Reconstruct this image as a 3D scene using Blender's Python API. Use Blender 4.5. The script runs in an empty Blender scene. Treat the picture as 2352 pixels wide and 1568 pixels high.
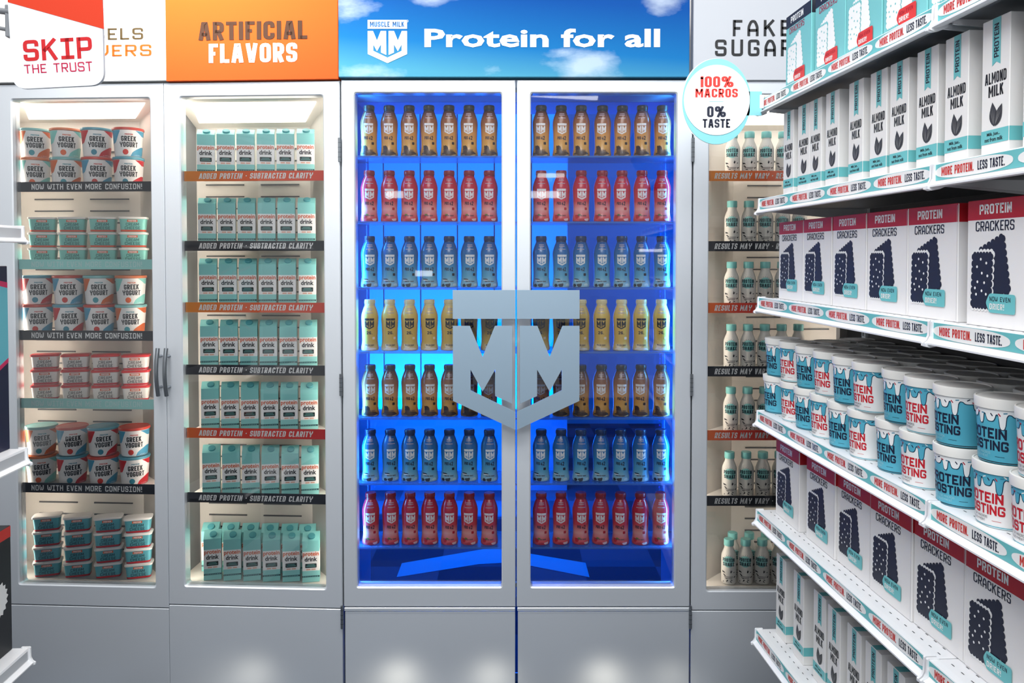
import bpy, math, random
from mathutils import Vector, Matrix
from mathutils.geometry import tessellate_polygon
random.seed(7)
S = bpy.context.scene
COL = S.collection
# ------------------------------------------------------------------ camera, world, lights, exposure
FPX = 1829.0; CX, CY = 1176.0, 637.0; EYE = 1.66
PITCH = math.atan((CY - 590.0) / FPX)
cam = bpy.data.cameras.new('camera'); cam.sensor_width = 36.0; cam.lens = 36.0 * FPX / 2352.0
cam.shift_y = (CY - 784.0) / 2352.0
co = bpy.data.objects.new('camera', cam); COL.objects.link(co)
co.location = (0, 0, EYE); co.rotation_euler = (math.pi / 2 - PITCH, 0, 0); S.camera = co
S.view_settings.view_transform = 'Standard'; S.view_settings.look = 'None'
S.view_settings.exposure = 0.06; S.view_settings.gamma = 1.0; S.view_settings.use_curve_mapping = False
cy = S.cycles
cy.use_denoising = True; cy.max_bounces = 8; cy.diffuse_bounces = 3; cy.glossy_bounces = 3
cy.transmission_bounces = 4; cy.transparent_max_bounces = 16; cy.caustics_reflective = False; cy.caustics_refractive = False
W = bpy.data.worlds.new('world'); S.world = W; W.use_nodes = True
W.node_tree.nodes['Background'].inputs[0].default_value = (0.93, 0.96, 1.0, 1)
W.node_tree.nodes['Background'].inputs[1].default_value = 0.5

def area(name, loc, target, sx, sy, power, col=(1, 1, 1), spread=180):
    l = bpy.data.lights.new(name, 'AREA'); l.shape = 'RECTANGLE'; l.size = sx; l.size_y = sy
    l.energy = power; l.color = col; l.spread = math.radians(spread)
    o = bpy.data.objects.new(name, l); COL.objects.link(o); o.location = loc
    d = Vector(target) - Vector(loc); o.rotation_euler = d.to_track_quat('-Z', 'Y').to_euler()
    return o

def spot(name, loc, target, power, ang, col=(1, 1, 1), blend=0.8, size=0.05):
    l = bpy.data.lights.new(name, 'SPOT'); l.energy = power; l.color = col; l.spot_size = math.radians(ang)
    l.spot_blend = blend; l.shadow_soft_size = size
    o = bpy.data.objects.new(name, l); COL.objects.link(o); o.location = loc
    d = Vector(target) - Vector(loc); o.rotation_euler = d.to_track_quat('-Z', 'Y').to_euler()
    return o

area('ceiling_lamp', (0.1, 0.9, 3.45), (0.1, 1.25, 0), 2.6, 1.6, 40, (1, 0.98, 0.95))
area('track_lamp', (-1.35, 2.05, 3.4), (-1.15, 2.95, 2.2), 0.6, 0.2, 13, (1, 0.97, 0.92), 90)
area('wall_wash_lamp', (-0.1, 1.3, 3.6), (-0.05, 2.9, 1.6), 3.0, 0.3, 20, (0.95, 0.98, 1.0), 120)
area('fill_lamp', (-0.3, -0.9, 3.5), (0.6, 2.5, 0.9), 2.4, 1.0, 56, (0.92, 0.96, 1.0))
for px, py, ww, hh in ((1266, 402, 62, 10), (1250, 446, 70, 16), (905, 446, 40, 16), (972, 628, 40, 13), (1500, 575, 60, 6)):
    k = 8.0 / FPX                                   # lamps added far behind the camera so the door glass mirrors their highlights
    p = Vector(((px - CX) * k, -2.2, EYE + (590 - py) * k)); area('glass_highlight_lamp', p, p + Vector((0, 1, 0)), ww * k, hh * k, 26 * math.pi * ww * hh * k * k * .25)
for i, x in enumerate((-1.04, -0.44, -0.08, 0.36, 0.62)):
    spot('floor_lamp', (x, 2.64, 0.012), (x, 2.9, -0.06), (1.3, 1.5, 1.1, 1.5, 0.6)[i], 105, (1, 0.93, 0.78), 1.0, 0.06)

# ------------------------------------------------------------------ pixel rays and frames
def ray(px, py):
    a = (px - CX) / FPX; b = (CY - py) / FPX
    c, s = math.cos(PITCH), math.sin(PITCH)
    return Vector((a, c + b * s, -s + b * c))
def P(px, py, Y):
    d = ray(px, py); return Vector((0, 0, EYE)) + d * (Y / d.y)
class Frame:
    def __init__(f, ox, oy, rot):
        f.o = Vector((ox, oy, 0)); f.rot = rot
        f.u = Vector((math.cos(rot), math.sin(rot), 0)); f.v = Vector((-math.sin(rot), math.cos(rot), 0))
    def at(f, px, py, v=0.0):
        d = ray(px, py); o = Vector((0, 0, EYE)); q = f.o + f.v * v
        k = (q - o).dot(f.v) / d.dot(f.v); p = o + d * k
        return ((p - f.o).dot(f.u), p.z)
    def w(f, u, v, z):
        p = f.o + f.u * u + f.v * v; return Vector((p.x, p.y, z))
D = 2.9
HX = P(785, 700, D).x
FL = Frame(HX, D, math.radians(-3.15))      # left run of fridges
FM = Frame(0, D, 0.0)                       # middle cooler and right fridge
def frame_t(ex, ey, sgn):                   # shelf runs: u goes along the run, v into the shelf
    return Frame(ex, ey, math.radians(-90 + 3.2) if sgn > 0 else math.radians(90 + 3.2))
e = P(1745, 700, 2.44); GX, GY = e.x, 2.44
FG = frame_t(GX, GY, 1)
FH = frame_t(P(58, 1050, 2.2).x, 2.2, -1)

# ------------------------------------------------------------------ materials
def lin(h):
    h = h.lstrip('#'); o = []
    for i in (0, 2, 4):
        c = int(h[i:i + 2], 16) / 255.0
        o.append(c / 12.92 if c <= 0.04045 else ((c + 0.055) / 1.055) ** 2.4)
    return tuple(o) + (1,)
MATS = {}
def mat(name, col='#ffffff', rough=0.5, metal=0.0, spec=0.4, emit=None, estr=0.0, noise=0.0):
    if name in MATS: return MATS[name]
    m = bpy.data.materials.new(name); m.use_nodes = True; nt = m.node_tree; b = nt.nodes['Principled BSDF']
    b.inputs['Base Color'].default_value = lin(col); b.inputs['Roughness'].default_value = rough
    b.inputs['Metallic'].default_value = metal; b.inputs['Specular IOR Level'].default_value = spec
    if emit:
        b.inputs['Emission Color'].default_value = lin(emit); b.inputs['Emission Strength'].default_value = estr
    if noise:
        n = nt.nodes.new('ShaderNodeTexNoise'); n.inputs['Scale'].default_value = 180; n.inputs['Detail'].default_value = 3
        tc = nt.nodes.new('ShaderNodeTexCoord'); nt.links.new(tc.outputs['Object'], n.inputs['Vector'])
        r = nt.nodes.new('ShaderNodeMapRange'); r.inputs[3].default_value = rough - noise; r.inputs[4].default_value = rough + noise
        nt.links.new(n.outputs['Fac'], r.inputs[0]); nt.links.new(r.outputs[0], b.inputs['Roughness'])
    MATS[name] = m; return m
def grad(name, stops, z0, z1, rough=0.35, axis=2, spec=0.5):
    """printed colour running along one object axis"""
    if name in MATS: return MATS[name]
    m = bpy.data.materials.new(name); m.use_nodes = True; nt = m.node_tree; b = nt.nodes['Principled BSDF']
    b.inputs['Roughness'].default_value = rough; b.inputs['Specular IOR Level'].default_value = spec
    tc = nt.nodes.new('ShaderNodeTexCoord'); sp = nt.nodes.new('ShaderNodeSeparateXYZ')
    nt.links.new(tc.outputs['Object'], sp.inputs[0])
    mr = nt.nodes.new('ShaderNodeMapRange'); mr.inputs[1].default_value = z0; mr.inputs[2].default_value = z1
    nt.links.new(sp.outputs[axis], mr.inputs[0])
    cr = nt.nodes.new('ShaderNodeValToRGB'); el = cr.color_ramp.elements
    while len(el) < len(stops): el.new(0.5)
    for k, (p, c) in enumerate(stops): el[k].position = p; el[k].color = lin(c)
    nt.links.new(mr.outputs[0], cr.inputs[0]); nt.links.new(cr.outputs[0], b.inputs['Base Color'])
    MATS[name] = m; return m
def glass_mat(name, tint=(1, 1, 1), refl=(1, 1, 1), ior=1.45, rough=0.02):
    m = bpy.data.materials.new(name); m.use_nodes = True; nt = m.node_tree; nt.nodes.clear()
    out = nt.nodes.new('ShaderNodeOutputMaterial'); mx = nt.nodes.new('ShaderNodeMixShader')
    t = nt.nodes.new('ShaderNodeBsdfTransparent'); t.inputs[0].default_value = tint + (1,)
    g = nt.nodes.new('ShaderNodeBsdfGlossy'); g.inputs[0].default_value = refl + (1,); g.inputs['Roughness'].default_value = rough
    f = nt.nodes.new('ShaderNodeFresnel'); f.inputs[0].default_value = ior
    nt.links.new(f.outputs[0], mx.inputs[0]); nt.links.new(t.outputs[0], mx.inputs[1]); nt.links.new(g.outputs[0], mx.inputs[2])
    nt.links.new(mx.outputs[0], out.inputs[0]); MATS[name] = m; return m

SILVER = mat('silver_paint', '#dfe4ea', 0.42, 0.60, 0.5, noise=0.08)
STEEL = mat('brushed_steel', '#a9c0d2', 0.36, 0.65, 0.5, noise=0.1)
CHROME = mat('hinge_metal', '#8d9297', 0.3, 0.9)
DARKGAP = mat('dark_gasket', '#2a2f36', 0.6)
LINER = mat('fridge_liner', '#d9d4cd', 0.6)
GLASS = glass_mat('door_glass')
WHITE = mat('white_enamel', '#f2f3f5', 0.35)
RAILW = mat('white_plastic', '#f4f5f7', 0.3)
PAPER = mat('paper_white', '#f3f1ee', 0.45)
TEAL = mat('teal_print', '#6fc3c6', 0.45)
TEALT = mat('teal_tub_print', '#4fb0c8', 0.4)
NAVY = mat('navy_print', '#1d2236', 0.45)
BLACK = mat('black_print', '#1a1c20', 0.45)
RED = mat('red_print', '#c4202c', 0.42)
RED2 = mat('bright_red_print', '#d8372f', 0.45)
DRED = mat('dark_red_print', '#a81523', 0.42)
ORANGE = mat('orange_print', '#e4642c', 0.45)
BLUEP = mat('blue_print', '#3f86a6', 0.45)
LTEAL = mat('light_teal_print', '#8fd0cb', 0.45)
WPRINT = mat('white_print', '#f5f5f3', 0.45)
GREY = mat('grey_metal', '#85888c', 0.5, 0.2)
SLOT = mat('slot_dark', '#55575a', 0.7)

# ------------------------------------------------------------------ lettering: strokes on a unit grid, fitted to a box
GL = {
 'A': [('s', 0, [(0, -9), (.36, 1), (.64, 1), (1, -9)]), ('s', 0, [(.16, .27), (.84, .27)])],
 'a_': [('r', 0, [(0, -9), (0, .6), (.3, 1), (.7, 1), (1, .6), (1, -9)]), ('s', 0, [(0, .33), (1, .33)])],
 'B': [('s', 0, [(0, -9), (0, 9)]), ('r', 0, [(0, 1), (.94, 1), (.94, .52), (0, .52)]), ('r', 0, [(0, .52), (1, .52), (1, 0), (0, 0)])],
 'C': [('r', 0, [(1, .68), (1, 1), (0, 1), (0, 0), (1, 0), (1, .32)])],
 'D': [('s', 0, [(0, -9), (0, 9)]), ('r', 0, [(0, 1), (1, 1), (1, 0), (0, 0)])],
 'E': [('s', 0, [(0, -9), (0, 9)]), ('s', 0, [(0, 1), (9, 1)]), ('s', 0, [(0, .5), (.9, .5)]), ('s', 0, [(0, 0), (9, 0)])],
 'F': [('s', 0, [(0, -9), (0, 9)]), ('s', 0, [(0, 1), (9, 1)]), ('s', 0, [(0, .48), (.9, .48)])],
 'G': [('r', 0, [(1, .7), (1, 1), (0, 1), (0, 0), (1, 0), (1, .46), (.5, .46)])],
 'H': [('s', 0, [(0, -9), (0, 9)]), ('s', 0, [(1, -9), (1, 9)]), ('s', 0, [(0, .5), (1, .5)])],
 'I': [('s', 0, [(0, -9), (0, 9)])],
 'i_': [('s', 0, [(.5, -9), (.5, 9)]), ('s', 0, [(-9, 1), (9, 1)]), ('s', 0, [(-9, 0), (9, 0)])],
 'J': [('r', 0, [(1, 9), (1, 0), (0, 0), (0, .3)])],
 'K': [('s', 0, [(0, -9), (0, 9)]), ('s', 0, [(0, .42), (.95, 9)]), ('s', 0, [(.36, .62), (1, -9)])],
 'L': [('s', 0, [(0, -9), (0, 9)]), ('s', 0, [(0, 0), (9, 0)])],
 'M': [('s', 0, [(0, -9), (0, 9)]), ('s', 0, [(1, -9), (1, 9)]), ('s', 0, [(.04, 1), (.5, .32), (.96, 1)])],
 'N': [('s', 0, [(0, -9), (0, 9)]), ('s', 0, [(1, -9), (1, 9)]), ('s', 0, [(0, 1), (1, 0)])],
 'O': [('r', 1, [(0, 0), (0, 1), (1, 1), (1, 0)])],
 'P': [('s', 0, [(0, -9), (0, 9)]), ('r', 0, [(0, 1), (1, 1), (1, .42), (0, .42)])],
 'R': [('s', 0, [(0, -9), (0, 9)]), ('r', 0, [(0, 1), (1, 1), (1, .46), (0, .46)]), ('s', 0, [(.5, .46), (1, -9)])],
 'S': [('r', 0, [(1, .72), (1, 1), (0, 1), (0, .5), (1, .5), (1, 0), (0, 0), (0, .28)])],
 'T': [('s', 0, [(.5, -9), (.5, 1)]), ('s', 0, [(-9, 1), (9, 1)])],
 'U': [('r', 0, [(0, 9), (0, 0), (1, 0), (1, 9)])],
 'V': [('s', 0, [(0, 9), (.4, 0), (.6, 0), (1, 9)])],
 'W': [('s', 0, [(0, 9), (.22, 0), (.5, .8), (.78, 0), (1, 9)])],
 'w_': [('r', 0, [(0, 9), (0, .3), (.25, 0), (.5, .3), (.75, 0), (1, .3), (1, 9)]), ('s', 0, [(.5, .2), (.5, .7)])],
 'X': [('s', 0, [(0, 9), (1, -9)]), ('s', 0, [(0, -9), (1, 9)])],
 'Y': [('s', 0, [(0, 9), (.04, .74), (.5, .40), (.96, .74), (1, 9)]), ('s', 0, [(.5, .42), (.5, -9)])],
 'Z': [('s', 0, [(-9, 1), (1, 1), (0, 0), (9, 0)])],
 '0': [('r', 1, [(0, 0), (0, 1), (1, 1), (1, 0)])],
 '1': [('s', 0, [(1, -9), (1, 9)]), ('s', 0, [(1, 1), (0, .8)])],
 '2': [('r', 0, [(0, .7), (0, 1), (1, 1), (1, .55), (0, .1), (0, 0), (9, 0)])],
 '4': [('s', 0, [(.75, -9), (.75, 1), (0, .3), (9, .3)])],
 '6': [('r', 1, [(0, 0), (0, .55), (1, .55), (1, 0)]), ('r', 0, [(0, .3), (0, 1), (.95, 1), (.95, .8)])],
 '!': [('s', 0, [(0, .35), (0, 9)]), ('s', 0, [(0, -9), (0, .1)])],
 '.': [('s', 0, [(0, -9), (0, .1)])],
 ',': [('s', 0, [(0, -.12), (0, .1)])],
 '*': [('s', 0, [(0, .42), (0, .62)])],
 '%': [('r', 1, [(0, .6), (0, 1), (.38, 1), (.38, .6)]), ('r', 1, [(.62, 0), (.62, .4), (1, .4), (1, 0)]), ('s', 0, [(.2, -9), (.8, 9)])],
 # lower case of the wide heavy face (heights in cap units, x-height .76)
 'r': [('s', 0, [(0, -9), (0, .70)]), ('r', 0, [(0, .25), (0, .62), (1, .62)])],
 'o': [('r', 1, [(0, 0), (0, .62), (1, .62), (1, 0)])],
 't': [('r', 0, [(.3, 1.0), (.3, 0), (1, 0)]), ('s', 0, [(-9, .62), (9, .62)])],
 'e': [('r', 0, [(0, .31), (1, .31), (1, .62), (0, .62), (0, 0), (1, 0), (1, .06)])],
 'i': [('s', 0, [(0, -9), (0, .70)]), ('s', 0, [(0, .92), (0, 1.15)])],
 'n': [('s', 0, [(0, -9), (0, .70)]), ('r', 0, [(0, .2), (0, .62), (1, .62), (1, -9)])],
 'f': [('r', 0, [(.3, -9), (.3, 1), (1, 1)]), ('s', 0, [(-9, .62), (9, .62)])],
 'a': [('r', 0, [(.02, .62), (1, .62), (1, -9)]), ('r', 0, [(1, .36), (0, .34), (0, 0), (1, 0)])],
 'l': [('s', 0, [(0, -9), (0, 9)])],
}
GWID = {'M': 1.35, 'W': 1.45, 'w_': 1.3, 'I': 0, 'i_': .85, '!': 0, '.': 0, ',': 0, '*': 0, 'l': 0, 'i': 0, '1': .45, 'E': .86, 'F': .84, 'L': .84,
        '%': 1.7, 'r': .72, 't': .72, 'f': .72, 'J': .85, 'T': .95, 'V': 1.1, 'A': 1.1, 'K': 1.05, 'Y': 1.22}
BLK = dict(W=.47, wt=.185, sp=.085, r=.17)
COND = dict(W=.40, wt=.155, sp=.075, r=.14)
TEC = dict(W=.66, wt=.115, sp=.19, r=.13, tech=1)
TECB = dict(W=.58, wt=.19, sp=.10, r=.12, tech=0)
CRK = dict(W=.50, wt=.125, sp=.10, r=.14, tech=1)
HVY = dict(W=.86, wt=.30, sp=.085, r=.40)
FRO = dict(W=.80, wt=.21, sp=.11, r=.14)

def rnd(pts, r, closed, k=3):
    out = []; n = len(pts)
    for i, p in enumerate(pts):
        if not closed and i in (0, n - 1): out.append(p); continue
        a = Vector(pts[i - 1]); b = Vector(p); c = Vector(pts[(i + 1) % n])
        d = min(r, (a - b).length * .5, (c - b).length * .5)
        if d < 1e-5: out.append(p); continue
        s = b + (a - b).normalized() * d; q = b + (c - b).normalized() * d
        for j in range(k + 1):
            t = j / k; v = s * (1 - t) ** 2 + b * 2 * t * (1 - t) + q * t * t
            out.append((v.x, v.y))
    return out
def stroke(pts, w, closed=False):
    ps = []
    for p in pts:
        v = Vector(p)
        if not ps or (v - ps[-1]).length > 1e-6: ps.append(v)
    if closed and (ps[0] - ps[-1]).length < 1e-6: ps.pop()
    n = len(ps); L = []; R = []
    for i in range(n):
        a = ps[i - 1] if (i or closed) else None
        c = ps[(i + 1) % n] if (i < n - 1 or closed) else None
        d1 = (ps[i] - a).normalized() if a is not None else None
        d2 = (c - ps[i]).normalized() if c is not None else None
        d1 = d1 if d1 is not None else d2; d2 = d2 if d2 is not None else d1
        n1 = Vector((-d1.y, d1.x)); n2 = Vector((-d2.y, d2.x)); m = n1 + n2
        k = max(.35, 1 + n1.dot(n2)); m = m / k * (w / 2)
        L.append(ps[i] + m); R.append(ps[i] - m)
    out = []
    for i in range(n if closed else n - 1):
        j = (i + 1) % n
        out.append([tuple(L[i]), tuple(R[i]), tuple(R[j]), tuple(L[j])])
    return out
TCACHE = {}
def text_raw(s, st):
    key = (s, tuple(sorted(st.items())))
    if key in TCACHE: return TCACHE[key]
    x = 0.0; out = []; wt = st['wt']; h = wt / 2
    for ch in s:
        if ch == ' ': x += st['W'] * .62 + st['sp']; continue
        g = ch
        if st.get('tech'):
            g = {'A': 'a_', 'W': 'w_'}.get(ch, ch)
            if ch == 'I' and st.get('serif'): g = 'i_'
        gw = st['W'] * GWID.get(g, 1.0); gw = max(gw, wt)
        def mx(v): return x if v == -9 else x + gw if v == 9 else x + h + v * (gw - wt)
        def my(v): return 0.0 if v == -9 else 1.0 if v == 9 else h + v * (1 - wt)
        for typ, cl, pts in GL[g]:
            q = [(mx(a), my(b)) for a, b in pts]
            if typ == 'r': q = rnd(q, st['r'], cl)
            out += stroke(q, wt, cl)
        x += gw + st['sp']
    TCACHE[key] = (out, x - st['sp']); return TCACHE[key]
def text(s, st, x0, x1, z0, z1, slant=0.0):
    """quads of a line of lettering fitted to the box x0..x1, z0..z1"""
    o, w = text_raw(s, st); sx = (x1 - x0) / w; sz = (z1 - z0)
    return [[(x0 + a * sx + slant * b * sz, z0 + b * sz) for a, b in q] for q in o]
BCACHE = {}
def soft(s, x0, x1, z0, z1, off=0.02):
    """lettering in the built-in round face"""
    if (s, off) not in BCACHE:
        c = bpy.data.curves.new('lettering', 'FONT'); c.body = s; c.offset = off; c.resolution_u = 2
        o = bpy.data.objects.new('lettering', c); COL.objects.link(o)
        me = bpy.data.meshes.new_from_object(o.evaluated_get(bpy.context.evaluated_depsgraph_get()))
        ps = [[(me.vertices[i].co.x, me.vertices[i].co.y) for i in p.vertices] for p in me.polygons]
        bpy.data.objects.remove(o); bpy.data.curves.remove(c); bpy.data.meshes.remove(me)
        xs = [a for q in ps for a, b in q]; ys = [b for q in ps for a, b in q]
        BCACHE[(s, off)] = (ps, min(xs), max(xs), min(ys), max(ys))
    ps, a0, a1, b0, b1 = BCACHE[(s, off)]
    return [[(x0 + (a - a0) / (a1 - a0) * (x1 - x0), z0 + (b - b0) / (b1 - b0) * (z1 - z0)) for a, b in q] for q in ps]
def rect(x0, x1, z0, z1): return [[(x0, z0), (x1, z0), (x1, z1), (x0, z1)]]
def ell(cx, cz, rx, rz, n=28, p=2.0):
    o = []
    for i in range(n):
        a = 2 * math.pi * i / n; c, s = math.cos(a), math.sin(a)
        o.append((cx + rx * math.copysign(abs(c) ** (2 / p), c), cz + rz * math.copysign(abs(s) ** (2 / p), s)))
    return [o]
def rrect(x0, x1, z0, z1, r, k=4): return [rnd([(x0, z0), (x1, z0), (x1, z1), (x0, z1)], r, True, k)]
def scallop(c, ns, amp=.5):
    o = []
    for i in range(4):
        a = Vector(c[i]); b = Vector(c[(i + 1) % 4]); n = ns[i]; d = (b - a) / n; nn = Vector((d.y, -d.x))
        for j in range(n):
            for k in range(5):
                th = math.pi * (k + .15) / 5
                p = a + d * (j + .5 - .5 * math.cos(th)) + nn * (amp * math.sin(th))
                o.append((p.x, p.y))
    return [o]
def blob(cx, cz, rx, rz, n=16, j=.35, seed=1):
    r = random.Random(seed); o = []
    for i in range(n):
        a = 2 * math.pi * i / n; k = 1 - j * r.random(); o.append((cx + rx * k * math.cos(a), cz + rz * k * math.sin(a)))
    return [o]
# the shield emblem, unit height, from the photograph's door plates
SHB_L = [(-.5, 1), (-.006, 1), (-.006, .795), (-.5, .795)]
SHP_L = [(-.5, .745), (-.365, .745), (-.265, .525), (-.168, .745), (-.03, .745), (-.03, .188), (-.166, .243), (-.166, .432), (-.265, .275),
         (-.36, .432), (-.36, .284), (-.005, .128), (-.005, 0), (-.5, .208)]
def tris(q):
    if len(q) < 4: return [q]
    return [[q[i] for i in t] for t in tessellate_polygon([[Vector((a, b, 0)) for a, b in q]])]
def clipx(q, x, keep):
    o = []
    for (a, b), (c, d) in zip(q, q[1:] + q[:1]):
        ia, ic = (a <= x) == keep, (c <= x) == keep
        if ia: o.append((a, b))
        if ia != ic and a != c: o.append((x, b + (d - b) * (x - a) / (c - a)))
    return o
def strips(polys, dx):
    out = []
    for q in polys:
        q = [tuple(p) for p in q]; xs = [p[0] for p in q]
        if max(xs) - min(xs) <= dx: out.append(q); continue
        for t in tris(q):
            x0 = min(p[0] for p in t); x1 = max(p[0] for p in t); k = math.floor(x0 / dx)
            while k * dx < x1:
                c = clipx(t, (k + 1) * dx, True); c = clipx(c, k * dx, False) if c else c
                if len(c) > 2: out.append(c)
                k += 1
    return out
def mirror(p): return [(-a, b) for a, b in reversed(p)]
def emblem(cx, z0, h, w=None, split=True):
    w = w or h * .92; f = lambda q: [(cx + a * w, z0 + b * h) for a, b in q]
    plates = [f(SHP_L), f(mirror(SHP_L))]
    bars = [f(SHB_L), f(mirror(SHB_L))] if split else [f([(-.5, 1), (.5, 1), (.5, .795), (-.5, .795)])]
    return plates + bars

# ------------------------------------------------------------------ mesh builder and scene tree
class MB:
    def __init__(s): s.v = []; s.f = []; s.m = []; s.mats = []; s.flat = set()
    def mi(s, m):
        if m not in s.mats: s.mats.append(m)
        return s.mats.index(m)
    def add(s, vs, fs, m, flat=False):
        b = len(s.v); k = s.mi(m); s.v += [tuple(x) for x in vs]
        for f in fs:
            if flat: s.flat.add(len(s.f))
            s.f.append(tuple(b + i for i in f)); s.m.append(k)
        return s
    def box(s, x0, x1, y0, y1, z0, z1, m):
        vs = [(x, y, z) for z in (z0, z1) for y in (y0, y1) for x in (x0, x1)]
        return s.add(vs, [(0, 2, 3, 1), (4, 5, 7, 6), (0, 1, 5, 4), (2, 6, 7, 3), (0, 4, 6, 2), (1, 3, 7, 5)], m)
    def cbox(s, x0, x1, y0, y1, z0, z1, m, c=.002, mtop=None):
        """box with chamfered edges"""
        idx = {}; vs = []
        X = (x0, x1); Y = (y0, y1); Z = (z0, z1)
        for a in (0, 1):
            for b in (0, 1):
                for d in (0, 1):
                    q = (X[a], Y[b], Z[d]); sg = (1 - 2 * a, 1 - 2 * b, 1 - 2 * d)
                    for ax in range(3):
                        p = list(q)
                        for o in range(3):
                            if o != ax: p[o] += sg[o] * c
                        idx[(a, b, d, ax)] = len(vs); vs.append(p)
        g = lambda a, b, d, ax: idx[(a, b, d, ax)]
        fs = []; ft = []
        for a in (0, 1): fs.append([g(a, 0, 0, 0), g(a, 1, 0, 0), g(a, 1, 1, 0), g(a, 0, 1, 0)])
        for b in (0, 1): fs.append([g(0, b, 0, 1), g(1, b, 0, 1), g(1, b, 1, 1), g(0, b, 1, 1)])
        fs.append([g(0, 0, 0, 2), g(1, 0, 0, 2), g(1, 1, 0, 2), g(0, 1, 0, 2)])
        ft.append([g(0, 0, 1, 2), g(1, 0, 1, 2), g(1, 1, 1, 2), g(0, 1, 1, 2)])
        for a in (0, 1):
            for b in (0, 1): fs.append([g(a, b, 0, 0), g(a, b, 1, 0), g(a, b, 1, 1), g(a, b, 0, 1)])
            for d in (0, 1): (ft if d else fs).append([g(a, 0, d, 0), g(a, 1, d, 0), g(a, 1, d, 2), g(a, 0, d, 2)])
        for b in (0, 1):
            for d in (0, 1): (ft if d else fs).append([g(0, b, d, 1), g(1, b, d, 1), g(1, b, d, 2), g(0, b, d, 2)])
        for a in (0, 1):
            for b in (0, 1):
                for d in (0, 1): (ft if d else fs).append([g(a, b, d, 0), g(a, b, d, 1), g(a, b, d, 2)])
        bb = len(s.v); s.add(vs, fs, m)
        k = s.mi(mtop or m)
        for f in ft: s.f.append(tuple(bb + i for i in f)); s.m.append(k)
        return s
    def lathe(s, prof, m, n=28, cx=0, cy_=0, caps=True):
        vs = []; fs = []
        for r, z in prof:
            for i in range(n):
                a = 2 * math.pi * i / n; vs.append((cx + r * math.cos(a), cy_ + r * math.sin(a), z))
        for j in range(len(prof) - 1):
            for i in range(n):
                k = (i + 1) % n; fs.append((j * n + i, j * n + k, (j + 1) * n + k, (j + 1) * n + i))
        if caps:
            fs.append(tuple(reversed(range(n)))); fs.append(tuple((len(prof) - 1) * n + i for i in range(n)))
        return s.add(vs, fs, m)
    def loft(s, loops, m, cap0=True, cap1=True, closed=True):
        n = len(loops[0]); vs = [p for l in loops for p in l]; fs = []
        for j in range(len(loops) - 1):
            for i in range(n if closed else n - 1):
                k = (i + 1) % n; fs.append((j * n + i, j * n + k, (j + 1) * n + k, (j + 1) * n + i))
        if cap0: fs.append(tuple(reversed(range(n))))
        if cap1: fs.append(tuple((len(loops) - 1) * n + i for i in range(n)))
        return s.add(vs, fs, m)
    def prism(s, poly, y0, y1, m, fn=None):
        """outline in x,z extruded from y0 (front) to y1"""
        fn = fn or (lambda x, y, z: (x, y, z))
        return s.loft([[fn(a, y0, b) for a, b in poly], [fn(a, y1, b) for a, b in poly]], m)
    def decal(s, polys, m, fn):
        if hasattr(fn, 'dx'): polys = strips(polys, fn.dx)
        for q in polys: s.add([fn(a, b) for a, b in q], [tuple(range(len(q)))], m, True)
        return s
    def ring(s, u0, u1, z0, z1, i0, i1, j0, j1, r, v0, v1, m, mi=None, lip=.004):
        """door frame: outer rectangle, rounded rectangular opening, front at v0"""
        inn = []; out = []
        cs = [((i0, j0), (u0, z0)), ((i1, j0), (u1, z0)), ((i1, j1), (u1, z1)), ((i0, j1), (u0, z1))]
        for k, (c, o) in enumerate(cs):
            q = rnd([cs[k - 1][0], c, cs[(k + 1) % 4][0]], r, False, 4)[1:-1]
            inn += q; out += [o] * len(q)
        n = len(inn); cxm, czm = (i0 + i1) / 2, (j0 + j1) / 2
        def grow(p, d): return (p[0] + math.copysign(d, p[0] - cxm), p[1] + math.copysign(d, p[1] - czm))
        sh = [grow(p, lip) for p in inn]
        loops = [[(a, v1, b) for a, b in out], [(a, v0 + .003, b) for a, b in out]]
        o2 = [(a + (.003 if a < cxm else -.003), b + (.003 if b < czm else -.003)) for a, b in out]
        loops += [[(a, v0, b) for a, b in o2], [(a, v0, b) for a, b in sh], [(a, v0 + lip, b) for a, b in inn], [(a, v1, b) for a, b in inn]]
        s.loft(loops, m, False, False)
        s.add([p for l in (loops[-1], loops[0]) for p in l], [(i, (i + 1) % n, n + (i + 1) % n, n + i) for i in range(n)], m)
        return s
    def tube(s, pts, r, m, n=10):
        loops = []
        for i, p in enumerate(pts):
            p = Vector(p); a = Vector(pts[max(0, i - 1)]); b = Vector(pts[min(len(pts) - 1, i + 1)]); d = (b - a).normalized()
            x = d.cross(Vector((1, 0.02, 0.03)) if abs(d.x) < .9 else Vector((0, 1, 0))).normalized(); y = d.cross(x)
            loops.append([p + x * r * math.cos(2 * math.pi * k / n) + y * r * math.sin(2 * math.pi * k / n) for k in range(n)])
        return s.loft(loops, m)
    def mesh(s, name, ang=35):
        me = bpy.data.meshes.new(name); me.from_pydata(s.v, [], s.f)
        for m in s.mats: me.materials.append(m)
        me.polygons.foreach_set('material_index', s.m)
        me.polygons.foreach_set('use_smooth', [i not in s.flat for i in range(len(s.f))])
        me.update(); me.set_sharp_from_angle(angle=math.radians(ang)); return me
    def build(s, name, parent=None, ang=35):
        o = bpy.data.objects.new(name, s.mesh(name, ang)); COL.objects.link(o)
        if parent: o.parent = parent
        return o
def tag(o, label=None, cat=None, group=None, kind=None):
    for k, v in (('label', label), ('category', cat), ('group', group), ('kind', kind)):
        if v: o[k] = v
    return o
def empty(name, loc=(0, 0, 0), rz=0.0):
    o = bpy.data.objects.new(name, None); COL.objects.link(o); o.location = loc; o.rotation_euler = (0, 0, rz)
    o.empty_display_size = .05; return o
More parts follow.
